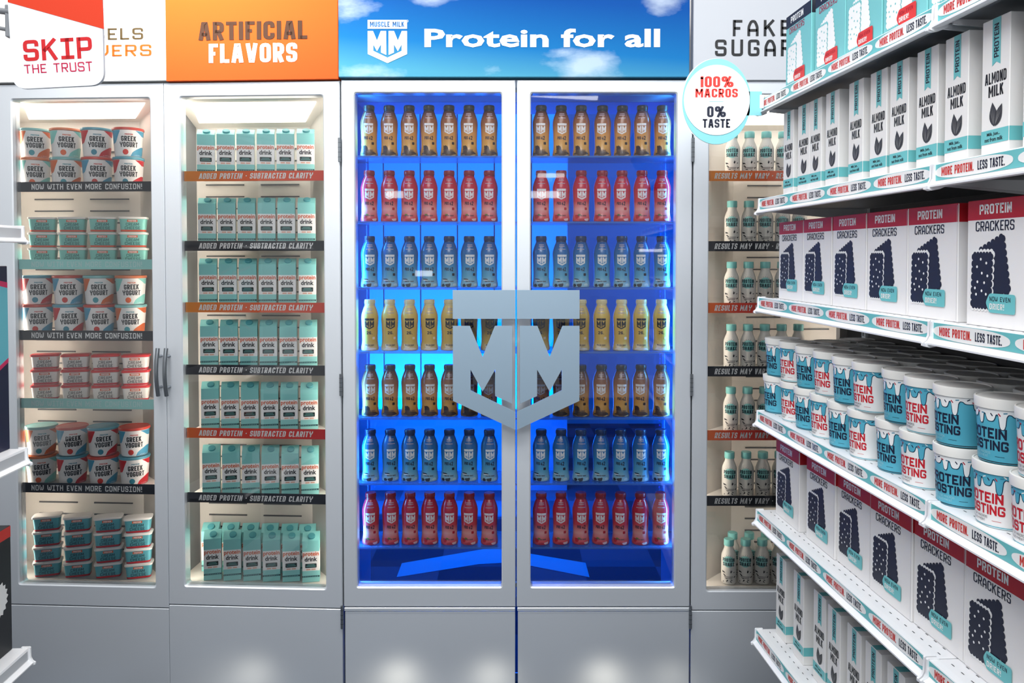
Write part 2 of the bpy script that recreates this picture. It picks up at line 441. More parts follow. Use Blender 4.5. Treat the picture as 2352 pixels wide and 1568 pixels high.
def copy_tree(o, parent=None):
    c = o.copy(); COL.objects.link(c)
    if parent: c.parent = parent
    for ch in list(o.children): copy_tree(ch, c)
    return c
def face_cam(F, u, v, k=1.0):
    p = F.w(u, v, 0); return k * (math.atan2(-p.x, p.y) - F.rot)
class Kind:
    """first placing uses the master itself, later ones copy it with its parts"""
    def __init__(k, fn): k.root = fn(); k.used = False
    def put(k, frame, u, v, z, label, cat, group=None, rz=0.0):
        o = k.root
        if k.used: o = copy_tree(k.root)
        k.used = True
        o.location = frame.w(u, v, z); o.rotation_euler = (0, 0, frame.rot + rz)
        tag(o, label, cat, group); return o
ORD = ['first', 'second', 'third', 'fourth', 'fifth', 'sixth', 'seventh', 'eighth', 'ninth', 'tenth', 'eleventh', 'twelfth', 'thirteenth', 'fourteenth', 'fifteenth']
SHELF = ['top shelf', 'second shelf down', 'third shelf down', 'fourth shelf down', 'fifth shelf down', 'sixth shelf down', 'bottom shelf']
FRONT = lambda y: (lambda a, b: (a, y, b))

# ------------------------------------------------------------------ setting: floor, back wall
ZH0 = P(1180, 181, D).z                      # underside of the header band
ZTOP = 2.86
mb = MB()
carpet = mat('carpet', '#3a3d42', 0.95, spec=0.1)
m = bpy.data.materials.new('carpet_tiles'); m.use_nodes = True; nt = m.node_tree; b = nt.nodes['Principled BSDF']
b.inputs['Roughness'].default_value = .95; b.inputs['Specular IOR Level'].default_value = .1
tc = nt.nodes.new('ShaderNodeTexCoord'); ck = nt.nodes.new('ShaderNodeTexChecker'); ck.inputs['Scale'].default_value = 2.6
ck.inputs[1].default_value = lin('#3c4450'); ck.inputs[2].default_value = lin('#565f6c')
nt.links.new(tc.outputs['Object'], ck.inputs[0]); nt.links.new(ck.outputs[0], b.inputs['Base Color'])
mb.box(-4.5, 4.5, -3.5, 8.2, -.1, 0, m)
tag(mb.build('floor'), kind='structure')
mb = MB(); pale = mat('pale_plank', '#c8ccd2', .7)
def ground(px, py):
    d = ray(px, py); k = -EYE / d.z; return (d.x * k, d.y * k)
for px in ([(911, 1326), (923, 1294), (1125, 1259), (1175, 1255), (1175, 1292), (1100, 1296)], [(1205, 1270), (1345, 1293), (1354, 1326), (1205, 1297)]):
    mb.prism([(a, -b_) for a, b_ in (ground(*p) for p in px)], .0003, .0025, pale, lambda x, y, z: (x, -z, y))
tag(mb.build('floor_inlay'), 'pale diagonal bands set in the dark floor behind the bottle cooler', 'floor marking', kind='structure')
# wall behind the cabinets: two piers and a top band around the cooler's through-opening
wallm = mat('wall_white', '#eceae6', .6)
xl, xr = HX, P(1588, 700, D).x
mb = MB(); mb.box(-3.2, xl - .012, 3.42, 3.5, 0, ZTOP, wallm); mb.box(xr + .012, 3.0, 3.42, 3.5, 0, ZTOP, wallm); mb.box(xl - .012, xr + .012, 3.42, 3.5, 2.34, ZTOP, wallm)
tag(mb.build('wall_back'), kind='structure')
# room beyond the cooler
far = mat('wall_far_paint', '#cfd6df', .7)
mb = MB(); mb.box(-4.2, 4.2, 7.9, 8.0, 0, 3.4, far)
tag(mb.build('wall_far'), kind='structure')
plankm = mat('plank_white', '#e8edf2', .6)
t = empty('plank_screen', (-.86, 5.6, 0)); tag(t, 'pale plank screen standing in the room behind the bottle cooler', 'screen')
for i in range(6):
    MB().cbox(i * .26 - .30, i * .26 - .30 + .252, 0, .03, 0.58, 3.2, plankm, .004).build('plank', t)
MB().box(-.30, 1.252, .03, .06, 0.0, 3.2, mat('plank_back', '#3c4a5c', .8)).build('backing', t)
area('back_room_lamp', (-.40, 4.9, .15), (-.35, 5.6, .9), 1.3, .15, 150, (.8, .97, 1.0))
area('back_room_ceiling_lamp', (.3, 5.0, 3.3), (.3, 5.4, 0), 2.5, 1.6, 60, (.7, .92, 1.0))

# ------------------------------------------------------------------ headers over the fridges
def header(name, F, pts, label, base, fill, y=-.012):
    """pts px left,right; panel from header underside to ZTOP, 14 mm thick"""
    u0 = F.at(pts[0], 100)[0]; u1 = F.at(pts[1], 100)[0]; zb = F.at((pts[0] + pts[1]) / 2, pts[2])[1]
    t = empty(name, F.w((u0 + u1) / 2, 0, zb), F.rot); tag(t, label, 'sign')
    um = (u0 + u1) / 2
    MB().cbox(u0 - um, u1 - um, y, .03, 0, ZTOP - zb, base, .002).build('panel', t)
    q = lambda px, py: (F.at(px, py, y)[0] - um, F.at(px, py, y)[1] - zb)
    fill(t, q, y); return t
def letter(t, name, polys, m, y): return MB().decal(polys, m, FRONT(y)).build(name, t)
orng = grad('orange_board', [(0, '#d9531f'), (1, '#e06f26')], 0, .5, .7, 2, .15)
white_board = mat('white_board', '#f1efec', .8, spec=.15)
grey_board = mat('grey_board', '#c2c5cb', .8, spec=.15)
def f_orange(t, q, y):
    a = q(456, 93); b = q(706, 47); letter(t, 'lettering', text('ARTIFICIAL', BLK, a[0], b[0], a[1], b[1]), mat('brown_letters', '#553c30', .8, spec=.1), y - .0015)
    a = q(480, 145); b = q(683, 98); letter(t, 'lettering', text('FLAVORS', BLK, a[0], b[0], a[1], b[1]), WPRINT, y - .0015)
header('header_sign', FL, (384, 779, 186), 'orange header board with brown and white capitals above the carton fridge', orng, f_orange)
def f_white(t, q, y):
    a = q(216, 92); b = q(329, 64); letter(t, 'lettering', text('BELS', dict(TEC, wt=.14), a[0], b[0], a[1], b[1]), mat('olive_letters', '#5c4c33', .8, spec=.1), y - .0015)
    a = q(216, 130); b = q(348, 102); letter(t, 'lettering', text('WERS', dict(TEC, wt=.14), a[0], b[0], a[1], b[1]), mat('orange_letters', '#cf5f22', .8, spec=.1), y - .0015)
header('header_sign', FL, (-160, 384, 190), 'white header board with thin olive and orange capitals above the yogurt fridge', white_board, f_white)
def f_grey(t, q, y):
    a = q(1683, 83); b = q(1815, 46); letter(t, 'lettering', text('FAKE', dict(TEC, sp=.3, wt=.16), a[0], b[0], a[1], b[1]), BLACK, y - .0015)
    a = q(1642, 129); b = q(1820, 91); letter(t, 'lettering', text('SUGAR', dict(TEC, sp=.28, wt=.16), a[0], b[0], a[1], b[1]), BLACK, y - .0015)
header('header_sign', FM, (1591, 2140, 186), 'light grey header board with black capitals above the shake fridge', grey_board, f_grey)
# printed sky
sky = bpy.data.materials.new('sky_print'); sky.use_nodes = True; nt = sky.node_tree; b = nt.nodes['Principled BSDF']; b.inputs['Roughness'].default_value = .8; b.inputs['Specular IOR Level'].default_value = .15
tc = nt.nodes.new('ShaderNodeTexCoord'); sp = nt.nodes.new('ShaderNodeSeparateXYZ'); nt.links.new(tc.outputs['Object'], sp.inputs[0])
mr = nt.nodes.new('ShaderNodeMapRange'); mr.inputs[1].default_value = 0; mr.inputs[2].default_value = .3; nt.links.new(sp.outputs[2], mr.inputs[0])
ad = nt.nodes.new('ShaderNodeMath'); ad.operation = 'MULTIPLY_ADD'; nt.links.new(sp.outputs[0], ad.inputs[0]); ad.inputs[1].default_value = .22; nt.links.new(mr.outputs[0], ad.inputs[2])
cr = nt.nodes.new('ShaderNodeValToRGB'); el = cr.color_ramp.elements; el.new(.35)
for k, (p, c) in enumerate(((0, '#4a97b4'), (.35, '#176fae'), (.95, '#0a4b98'))): el[k].position = p; el[k].color = lin(c)
nt.links.new(ad.outputs[0], cr.inputs[0])
no = nt.nodes.new('ShaderNodeTexNoise'); no.inputs['Scale'].default_value = 5.5; no.inputs['Detail'].default_value = 9; no.inputs['Roughness'].default_value = .58
mp = nt.nodes.new('ShaderNodeMapping'); mp.inputs['Scale'].default_value = (.8, 1, 1.7); mp.inputs['Location'].default_value = (.35, 0, 0)
nt.links.new(tc.outputs['Object'], mp.inputs[0]); nt.links.new(mp.outputs[0], no.inputs[0])
def puff(cx, cz, rx, rz):
    m1 = nt.nodes.new('ShaderNodeMapping'); m1.vector_type = 'TEXTURE'; m1.inputs['Location'].default_value = (cx, 0, cz); m1.inputs['Scale'].default_value = (rx, 1, rz)
    nt.links.new(tc.outputs['Object'], m1.inputs[0]); ln = nt.nodes.new('ShaderNodeVectorMath'); ln.operation = 'LENGTH'
    nt.links.new(m1.outputs[0], ln.inputs[0]); r = nt.nodes.new('ShaderNodeMapRange'); r.inputs[1].default_value = 1.0; r.inputs[2].default_value = 0.1
    nt.links.new(ln.outputs[1], r.inputs[0]); return r.outputs[0]
acc = None
for c in ((-.60, .275, .17, .10), (-.31, .30, .14, .06), (.53, .285, .11, .09), (.25, .035, .20, .11), (.17, .09, .1, .04), (-.55, .02, .25, .05)):
    o_ = puff(*c)
    if acc is None: acc = o_
    else:
        mm = nt.nodes.new('ShaderNodeMath'); mm.operation = 'MAXIMUM'; nt.links.new(acc, mm.inputs[0]); nt.links.new(o_, mm.inputs[1]); acc = mm.outputs[0]
mu = nt.nodes.new('ShaderNodeMath'); mu.operation = 'MULTIPLY_ADD'; nt.links.new(acc, mu.inputs[0]); mu.inputs[1].default_value = .42; nt.links.new(no.outputs['Fac'], mu.inputs[2])
cl = nt.nodes.new('ShaderNodeMapRange'); cl.inputs[1].default_value = .66; cl.inputs[2].default_value = .98; cl.inputs[4].default_value = .55; nt.links.new(mu.outputs[0], cl.inputs[0])
mx = nt.nodes.new('ShaderNodeMix'); mx.data_type = 'RGBA'; nt.links.new(cl.outputs[0], mx.inputs[0]); nt.links.new(cr.outputs[0], mx.inputs[6]); mx.inputs[7].default_value = lin('#dfe9ee')
nt.links.new(mx.outputs[2], b.inputs['Base Color'])
def f_sky(t, q, y):
    a = q(845, 145); b_ = q(935, 46); h = b_[1] - a[1]; cx = (a[0] + b_[0]) / 2
    o = letter(t, 'emblem', emblem(cx, a[1], h, b_[0] - a[0], False), WPRINT, y - .0015)
    a = q(850, 62); b_ = q(929, 50); letter(t, 'lettering', text('MUSCLE MILK', BLK, a[0], b_[0], a[1], b_[1]), mat('sky_letters', '#2f6fae', .5), y - .003)
    a = q(975, 109); b_ = q(1516, 68); letter(t, 'lettering', soft('Protein for all', a[0], b_[0], a[1], b_[1] + (b_[1] - a[1]) * .05, .028), WPRINT, y - .0015)
    a = q(933, 51); b_ = q(938, 46); MB().decal([r for r in stroke(ell((a[0] + b_[0]) / 2, (a[1] + b_[1]) / 2, .0036, .0036, 10)[0], .0012, True)], WPRINT, FRONT(y - .0015)).build('trademark_dot', t)
header('header_sign', FM, (780, 1581, 180), 'blue cloudy-sky header board with white shield and wide white letters above bottle cooler', sky, f_sky, -.02)

# ------------------------------------------------------------------ side fridges
FILL_GLOW = mat('hidden_fill_glow', '#ffffff', .5, emit='#fff3e4', estr=24.0)  # glow of the added strips that brighten the side fridge interiors
LAMP = mat('fridge_lamp', '#ffffff', .5, emit='#fff4e6', estr=4.0)
STRIPC = {'dark': mat('strip_dark', '#23262e', .5), 'teal': mat('strip_teal', '#a6ebe3', .5), 'orange': grad('strip_orange', [(0, '#f2923a'), (.35, '#f06a32'), (1, '#e0422e')], -.25, .28, .5, 0), 'red': grad('strip_red', [(0, '#f07034'), (.2, '#e64634'), (1, '#dc2c30')], -.25, .28, .5, 0)}
def side_fridge(name, F, label, pane, uo, seam, back, strips, words, st, tx, base_label=None):
    TL, TR, BR, BL = pane
    i0 = (F.at(*TL)[0] + F.at(*BL)[0]) / 2; i1 = (F.at(*TR)[0] + F.at(*BR)[0]) / 2
    j1 = (F.at(*TL)[1] + F.at(*TR)[1]) / 2; j0 = (F.at(*BL)[1] + F.at(*BR)[1]) / 2
    u0 = F.at(uo[0], 700)[0] + .0006; u1 = F.at(uo[1], 700)[0] - .0006; um = (i0 + i1) / 2
    zs = F.at((uo[0] + uo[1]) / 2, seam)[1]; zt = ZH0 - .006
    t = empty(name, F.w(um, 0, 0), F.rot); tag(t, label, 'fridge')
    f = lambda u: u - um
    dr = MB().ring(f(u0), f(u1), zs + .0015, zt, f(i0), f(i1), j0, j1, .012, 0, .045, SILVER).build('door', t)
    MB().box(f(i0) - .004, f(i1) + .004, .020, .024, j0 - .004, j1 + .004, GLASS).build('glass_pane', dr)
    MB().cbox(f(u0), f(u1), .0005, .03, .002, zs - .0015, SILVER, .002).build('base_panel', t)
    # liner: walls splay in to a smaller back panel
    DV = .235
    b0 = f(F.at(back[0], 784, DV)[0]); b1 = f(F.at(back[1], 784, DV)[0]); c1 = F.at(um, back[2], DV)[1]; c0 = j0 - .0012
    A = [(f(i0) - .026, .046, j0 - .0012), (f(i1) + .026, .046, j0 - .0012), (f(i1) + .026, .046, j1 + .006), (f(i0) - .026, .046, j1 + .006)]
    B = [(b0, DV, c0), (b1, DV, c0), (b1, DV, c1), (b0, DV, c1)]
    ln = MB().loft([A, B], LINER, False, True)
    for k in range(2):
        for j in range(36):
            z = c0 + .05 + j * .047
            if z > c1 - .08: break
            w = (b1 - b0); x0 = b0 + w * (.13 + k * .46)
            ln.box(x0, x0 + w * .32, DV - .004, DV + .002, z, z + .005, SLOT)
    ln.build('liner', t)
    e = lambda a, b_, g: Vector(A[a]) * (1 - g) + Vector(B[b_]) * g
    q = [e(3, 3, .16), e(2, 2, .16), e(2, 2, .80), e(3, 3, .80)]; cc = sum(q, Vector()) / 4
    q = [cc + (p - cc) * Vector((.84, 1, 1)) + Vector((0, -.001, -.004)) for p in q]
    MB().loft([q, [p + Vector((0, .002, .006)) for p in q]], LAMP).build('light_panel', t)
    cs = MB(); d0, d1 = f(u0) + .004, f(u1) - .018
    for bx in ((d0, d0 + .01, .047, .27, .0, zt), (d1 - .01, d1, .047, .27, .0, zt), (d0 + .01, d1 - .01, .047, .27, zt - .01, zt), (d0 + .01, d1 - .01, .047, .27, 0, .01), (d0 + .01, d1 - .01, .26, .27, .01, zt - .01)):
        cs.box(*bx, GREY)
    cs.build('case', t)
    for sx, x in ((-1, f(i1) + .019), (1, f(i0) - .019)):
        MB().box(x - .004, x + .004, .0462, .0520, j0 + .02, j1 - .02, FILL_GLOW).build('hidden_fill_strip', t)  # unseen glowing strip behind each stile, added to brighten the products
    zsh = []
    for py, c in strips:
        z = F.at((TL[0] + BR[0]) / 2, py)[1]; h = .0185; zsh.append(z)
        g = (j1 - z) / (j1 - j0)
        MB().box(f(i0) + .001, f(i1) - .001, .030, .20, z - .003, z + .003, LINER).build('shelf', t)
        sb = MB().box(f(i0) + .001, f(i1) - .001, .026, .0295, z - h, z + h, STRIPC[c])
        a0 = f(F.at(tx[0], py)[0]); a1 = f(F.at(tx[1], py)[0])
        sb.decal(text(words, st, a0, a1, z - .0105, z + .0105, .2 if st is not TEC2 else 0), WPRINT if c != 'teal' else mat('faint_white', '#cdf5f0', .5), FRONT(.0255))
        sb.build('shelf_strip', t)
    return dict(t=t, um=um, i0=i0, i1=i1, j0=j0, j1=j1, z=zsh, F=F, f=f, floor=j0 - .0012)
TEC2 = dict(W=.62, wt=.17, sp=.16, r=.10, tech=1, serif=1)
CONDB = dict(W=.42, wt=.16, sp=.11, r=.15)
YF = side_fridge('display_fridge', FL, 'silver upright fridge with glass door full of yogurt and cream cheese tubs', ((25, 229), (345, 224), (355, 1350), (45, 1339)), (-150, 380), 1390, (50, 326, 283),
    [(427, 'dark'), (607, 'teal'), (772, 'dark'), (930, 'teal'), (1126, 'dark')], 'NOW WITH EVEN MORE CONFUSION!', TEC2, (62, 318))
CF = side_fridge('display_fridge', FL, 'silver upright fridge with glass door full of teal drink cartons', ((413, 222), (743, 219), (747, 1352), (425, 1346)), (380, 783), 1393, (442, 715, 298),
    [(402, 'orange'), (564, 'dark'), (707, 'orange'), (852, 'dark'), (999, 'red'), (1149, 'dark')], 'ADDED PROTEIN * SUBTRACTED CLARITY', CONDB, (449, 712))
SF = side_fridge('display_fridge', FM, 'silver upright fridge with glass door full of white shake bottles', ((1628, 217), (1958, 217), (1955, 1357), (1625, 1357)), (1591, 2000), 1402, (1682, 1925, 300),
    [(402, 'orange'), (565, 'dark'), (708, 'red'), (855, 'dark'), (1003, 'red'), (1155, 'dark')], 'RESULTS MAY VARY * RESULTS MAY VARY', CONDB, (1645, 1912))
def bar_handle(R, px, py0, py1, name='handle'):
    F = R['F']; u = F.at(px, 850)[0] - R['um']; z1 = F.at(px, py0)[1]; z0 = F.at(px, py1)[1]; par = [c for c in R['t'].children if c.name.startswith('door')][0]
    mb = MB(); pts = [(u, -.026 - .014 * math.sin(math.pi * k / 12), z0 + (z1 - z0) * k / 12) for k in range(13)]
    mb.tube(pts, .0075, CHROME, 12)
    for z in (z0 + .03, z1 - .03): mb.tube([(u, -.03, z), (u, .001, z)], .005, CHROME, 8)
    mb.build(name, par)
bar_handle(YF, 371, 798, 906); bar_handle(CF, 390, 798, 906)

# ------------------------------------------------------------------ bottle cooler
t = empty('drinks_cooler', FM.w(0, 0, 0)); tag(t, 'wide silver two-door bottle cooler glowing blue inside with a shield plate across', 'cooler')
X = lambda px, v=0.0: FM.at(px, 700, v)[0]
Z = lambda py, v=0.0: FM.at(1180, py, v)[1]
xm = X(1185.5); zt, zb = Z(183), Z(1393); j1, j0 = Z(213), Z(1348)
BLUEL = mat('blue_liner', '#a6c6e8', .5)
doors = {}
for nm, a, b_, c, d in (('l', 786, 1184, 817, 1152), ('r', 1187, 1588, 1219, 1552)):
    dr = MB().ring(X(a), X(b_), zb, zt, X(c), X(d), j0, j1, .010, 0, .05, SILVER).build('door', t)
    doors[nm] = dr
    MB().box(X(c) - .003, X(d) + .003, .028, .034, j0 - .003, j1 + .003, GLASS).build('glass_pane', dr)
    MB().cbox(X(a) + .002, X(b_) - .001, -.004, .02, Z(1402), Z(1394.5), SILVER, .0015).build('rail', t)
    MB().cbox(X(a) + .004, X(b_) - .001, .0, .02, .002, Z(1404), SILVER, .0015).build('base_panel', t)
    hx = X(782.5) if nm == 'l' else X(1589)
    for y0, y1 in ((317, 372), (858, 908), (1389, 1441)):
        hb = MB().lathe([(.0055, Z(y1)), (.0055, Z(y0))], CHROME, 10, hx, -.006)
        for k in range(1, 5): hb.lathe([(.0059, Z(y1) + (Z(y0) - Z(y1)) * k / 5 - .0006), (.0059, Z(y1) + (Z(y0) - Z(y1)) * k / 5 + .0006)], DARKGAP, 10, hx, -.006)
        hb.build('hinge', dr)
    # half of the shield: bar and lower plate on standoffs
    VP = -.050
    z1 = FM.at(1185, 666, VP)[1]; z0 = FM.at(1185, 987, VP)[1]; h = z1 - z0; w = FM.at(1331, 800, VP)[0] - FM.at(1040, 800, VP)[0]; cx = FM.at(1185.5, 800, VP)[0]
    for pn, pl in (('shield_bar', SHB_L), ('shield_plate', SHP_L)):
        q = pl if nm == 'l' else mirror(pl); sg = -1 if nm == 'l' else 1
        mb = MB().prism([(cx + p * w, z0 + r * h) for p, r in q], VP, VP + .006, STEEL)
        for sx, sz in ((.1, .9), (.42, .9)) if pn == 'shield_bar' else ((.08, .45), (.44, .42)):
            mb.tube([(cx + sg * sx * w, VP + .006, z0 + sz * h), (cx + sg * sx * w, .0275 if sx > .115 else -.0002, z0 + sz * h)], .006, CHROME, 8)
        mb.build(pn, dr)
ca = MB()
for x0, x1 in ((xl + .003, xl + .012), (xr - .012, xr - .003)): ca.box(x0, x1, .052, .50, .002, zt, BLUEL)
ca.box(xl + .012, xr - .012, .052, .50, j1 + .012, j1 + .03, BLUEL)
ca.box(xl + .012, xr - .012, .052, .07, j0 - .02, j0 - .006, BLUEL)
ca.build('case', t)
TINT = glass_mat('blue_acrylic', (.025, .38, 1.0), (.3, .5, 1), 1.35, .03)
MB().box(xl + .012, xr - .012, .235, .239, .002, j1 + .012, TINT).build('back_panel', t)
def acrylic():
    m = bpy.data.materials.new('blue_shelf'); m.use_nodes = True; nt = m.node_tree; b = nt.nodes['Principled BSDF']
    b.inputs['Base Color'].default_value = lin('#4f86d8'); b.inputs['Roughness'].default_value = .15; b.inputs['Alpha'].default_value = .55
    return m
ACR = acrylic()
ROWB = [(359, 359), (509, 509), (660, 660), (806, 806), (957, 957), (1106, 1106), (1252, 1252)]
VB = .105; ZS = []
for a, _ in ROWB:
    z = FM.at(1180, a, VB - .03)[1]; ZS.append(z)
    sh = MB().cbox(xl + .0125, xr - .0125, .054, .232, z - .007, z, ACR, .001)
    sh.build('shelf', t)
LED = mat('blue_led', '#4030ff', .5, emit='#4a3cff', estr=14)
for px in (813, 1557):
    x = X(px, .06); mb = MB().box(x - .003, x + .003, .0525, .058, j0, j1, mat('led_tape', '#dfe4f0', .5))
    k = 0
    while j0 + .01 + k * .02 < j1: mb.box(x - .002, x + .002, .058, .061, j0 + .008 + k * .02, j0 + .013 + k * .02, LED); k += 1
    mb.build('led_strip', t)
for x, s in ((xl + .02, 1), (xr - .02, -1)):
    area('led_lamp', (x, D + .075, (j0 + j1) / 2), (x + s, D + .16, (j0 + j1) / 2), .012, j1 - j0, 6, (.08, .46, 1.0), 160)

# ------------------------------------------------------------------ products
def interp(prof, z):
    for (r0, z0), (r1, z1) in zip(prof, prof[1:]):
        if z0 <= z <= z1: return r0 + (r1 - r0) * ((z - z0) / (z1 - z0) if z1 > z0 else 0)
    return prof[-1][0]
def wrap(prof, ref, eps, tilt=0.0):
    def fn(a, b): return ((interp(prof, b) + eps) * math.sin(a / ref + tilt), -(interp(prof, b) + eps) * math.cos(a / ref + tilt), b)
    fn.dx = ref * .16; return fn
BH = .192
BPROF = [(r * BH, z * BH) for r, z in ((.150, 0), (.166, .008), (.171, .03), (.170, .07), (.161, .12), (.154, .18), (.154, .28), (.158, .42), (.165, .55), (.169, .63), (.168, .67), (.162, .71), (.149, .76), (.132, .81), (.116, .85), (.106, .873), (.101, .882))]
CAPP = [(r * BH, z * BH) for r, z in ((.098, .880), (.103, .884), (.104, .890), (.100, .896), (.101, .91), (.104, .915), (.104, .985), (.097, 1.0))]
def bottle(name, stops, capc, logo, num, blobs):
    def fn():
        t = empty('shake_bottle')
        bm = grad('bottle_' + name, stops, 0, BH * .88, .22, spec=.5); R = .165 * BH
        mb = MB().lathe(BPROF, bm, 36)
        f1 = wrap(BPROF, R, .0004)
        lm = mat('bottle_logo_' + name, logo, .35)
        s = BH
        mb.decal(emblem(0, s * .425, s * .212, s * .182), lm, f1)
        mb.decal(text('PRO' if num == '42' else num, BLK, -s * (.095 if num == '42' else .06), s * (-.008 if num == '42' else .06), s * .325, s * .385), NAVY, f1)
        if num == '42': mb.decal(text('42', BLK, s * .006, s * .085, s * .315, s * .392), NAVY, f1)
        for cx, cz, rx, rz, c, sd in blobs:
            mb.decal(blob(cx * s, cz * s, rx * s, rz * s, 16, .4, sd), mat('print_' + c[1:], c, .35), wrap(BPROF, R, .0004 + .0002 * (sd % 4)))
        mb.decal(rrect(s * .06, s * .115, s * .225, s * .275, .002), mat('print_badge_' + name, blobs[0][4], .4), wrap(BPROF, R, .001))
        for k in range(3): mb.decal(rect(-s * (.07 - .012 * (k > 0)), s * (.07 - .012 * (k > 0)), s * (.735, .79, .82)[k], s * (.748, .803, .834)[k]), mat('shoulder_text', '#b9a8b4', .4), wrap(BPROF, BPROF[12][0], .0005))
        mb.decal(text('PROTEIN SHAKE', BLK, -s * .09, s * .09, s * .105, s * .128), mat('print_line', '#5a4a50', .4), wrap(BPROF, R, .0014))
        mb.build('bottle_body', t, 50)
        c = MB().lathe(CAPP, mat('cap_' + name, capc, .35), 24)
        for k in range(24):
            a = 2 * math.pi * k / 24; r = .1045 * BH
            c.box(r * math.cos(a) - .0005, r * math.cos(a) + .0005, r * math.sin(a) - .0005, r * math.sin(a) + .0005, .92 * BH, .978 * BH, mat('cap_' + name))
        c.build('cap', t, 50)
        return t
    return Kind(fn)
CHOC = bottle('chocolate', [(0, '#a5783f'), (.25, '#dba558'), (.5, '#cf9150'), (.72, '#99603f'), (1, '#55342e')], '#262a35', '#e9e6e6', '42',
    [(-.07, .15, .075, .09, '#3a2a26', 5), (.0, .06, .17, .055, '#4a3730', 3), (.09, .03, .08, .03, '#d9b26a', 2), (-.09, .03, .06, .025, '#8c7660', 6)])
STRA = bottle('strawberry', [(0, '#dc3c48'), (.12, '#e8686c'), (.27, '#f4aca8'), (.45, '#e24a55'), (.7, '#cf2a42'), (1, '#b81f38')], '#8c1026', '#f4eef0', '42',
    [(-.10, .10, .06, .05, '#c8202e', 5), (-.05, .135, .035, .018, '#6f8a3a', 3), (.10, .04, .07, .03, '#f2c9c6', 2), (.0, .035, .08, .025, '#c23040', 6)])
COOK = bottle('cookie', [(0, '#a8d2e0'), (.25, '#62b2d6'), (.5, '#3a92cc'), (.75, '#2a72b4'), (1, '#205a9c')], '#16305e', '#f2f4f6', '42',
    [(-.09, .155, .075, .022, '#1c2030', 5), (-.09, .14, .07, .012, '#eef2f4', 3), (-.02, .045, .07, .04, '#3b4048', 2), (.11, .05, .06, .03, '#c6e0e2', 6), (-.12, .04, .04, .035, '#24272e', 7)])
BANA = bottle('banana', [(0, '#e6d2a0'), (.2, '#dcb85c'), (.5, '#e0b850'), (.8, '#e8c768'), (1, '#eed48a')], '#e8d9a8', '#20202a', '26.',
    [(-.05, .10, .08, .05, '#f0e2c4', 5), (.0, .04, .15, .035, '#efe6d2', 3), (.02, .10, .09, .012, '#b39a5a', 2)])
KB = [(CHOC, 'brown chocolate'), (STRA, 'pink strawberry'), (COOK, 'blue cookie'), (BANA, 'yellow banana'), (CHOC, 'brown chocolate'), (COOK, 'blue cookie'), (STRA, 'pink strawberry')]
BX = {'l': [[848, 894, 940, 985.5, 1031.5, 1077.5, 1123.5], [852, 897, 942, 987, 1032.5, 1078, 1124]], 'r': [[1243, 1289, 1335, 1384, 1429.5, 1475, 1521], [1243, 1288.5, 1334, 1379.5, 1425, 1470.5, 1517]]}
for r, (K, adj) in enumerate(KB):
    for side, dn in (('l', 'door beside carton fridge'), ('r', 'door beside shake fridge')):
        xs = [a + (b_ - a) * r / 6 for a, b_ in zip(*BX[side])]
        for i, px in enumerate(xs):
            u = FM.at(px, ROWB[r][0] - 60, VB)[0]; k = i if side == 'l' else 6 - i
            K.put(FM, u, VB + random.uniform(-.003, .003), ZS[r] + .0004, '%s bottle, %s from hinges, %s, %s' % (adj, ORD[k], SHELF[r], dn), 'bottle', 'shake bottles in the cooler', random.uniform(-.12, .12) + face_cam(FM, u, VB))

# yogurt cups
YH = .113
YPROF = [(.043, 0), (.0455, .002), (.0465, .006), (.0535, .100)]
def yogurt(name, sw, lid, badge):
    def fn():
        t = empty('yogurt_cup'); mb = MB().lathe(YPROF, PAPER, 52); R = .05
        f = wrap(YPROF, R, .0005); sm = mat('cup_' + name, sw, .4); ac = mat('cup_acc_' + name, badge, .4)
        def grid(poly, m):      # curved patches built as columns
            mb.decal(poly, m, f)
        def cols(x0, x1, lo, hi, m, n=8):
            for k in range(n):
                a, b_ = x0 + (x1 - x0) * k / n, x0 + (x1 - x0) * (k + 1) / n
                grid([[(a, lo(a)), (b_, lo(b_)), (b_, hi(b_)), (a, hi(a))]], m)
        cols(-.075, -.030, lambda x: .048 + (x + .075) * .2 + max(0, (x + .05)) * 1.9, lambda x: .0985, sm)
        cols(.022, .075, lambda x: .0985 - .020 * min(1, (x - .022) / .03), lambda x: .0985, sm)
        cols(.006, .075, lambda x: .003, lambda x: .003 + .036 * math.sqrt(max(0.0, min(1, (x - .006) / .045))), sm, 10)
        mb.decal(ell(-.012, .018, .0105, .0105, 20), ac, wrap(YPROF, R, .0008))
        mb.decal(text('GREEK', BLK, -.026, .026, .058, .077), BLACK, wrap(YPROF, R, .0008))
        mb.decal(text('YOGURT', BLK, -.032, .032, .036, .055), BLACK, wrap(YPROF, R, .0008))
        mb.decal(text('PROTEIN', TECB, -.013, .013, .081, .086), ac, wrap(YPROF, R, .0008))
        mb.build('cup', t, 45)
        MB().lathe([(.0545, .100), (.0565, .1015), (.0565, .108), (.055, .110), (.053, .110), (.052, .1085), (0.001, .1085)], mat('lid_' + name, lid, .35), 32).build('lid', t, 45)
        return t
    return Kind(fn)
OR, RE, TE, BL = '#d9682c', '#c8232c', '#86cfc6', '#4c9cbc'
YK = {'ot': yogurt('ot', OR, '#7fb9b8', '#3f9aa6'), 'to': yogurt('to', TE, '#d9784a', '#e0622c'), 'rt': yogurt('rt', RE, '#5a9db0', '#3a8aa0'), 'br': yogurt('br', BL, '#c9473a', '#d03a30')}
YN = {'ot': 'orange-patterned', 'to': 'pale teal-patterned', 'rt': 'red-patterned', 'br': 'blue-patterned'}
YL = {'ot': 'teal', 'to': 'orange', 'rt': 'blue', 'br': 'red'}
F = FL; V = .097; st_y = .1105
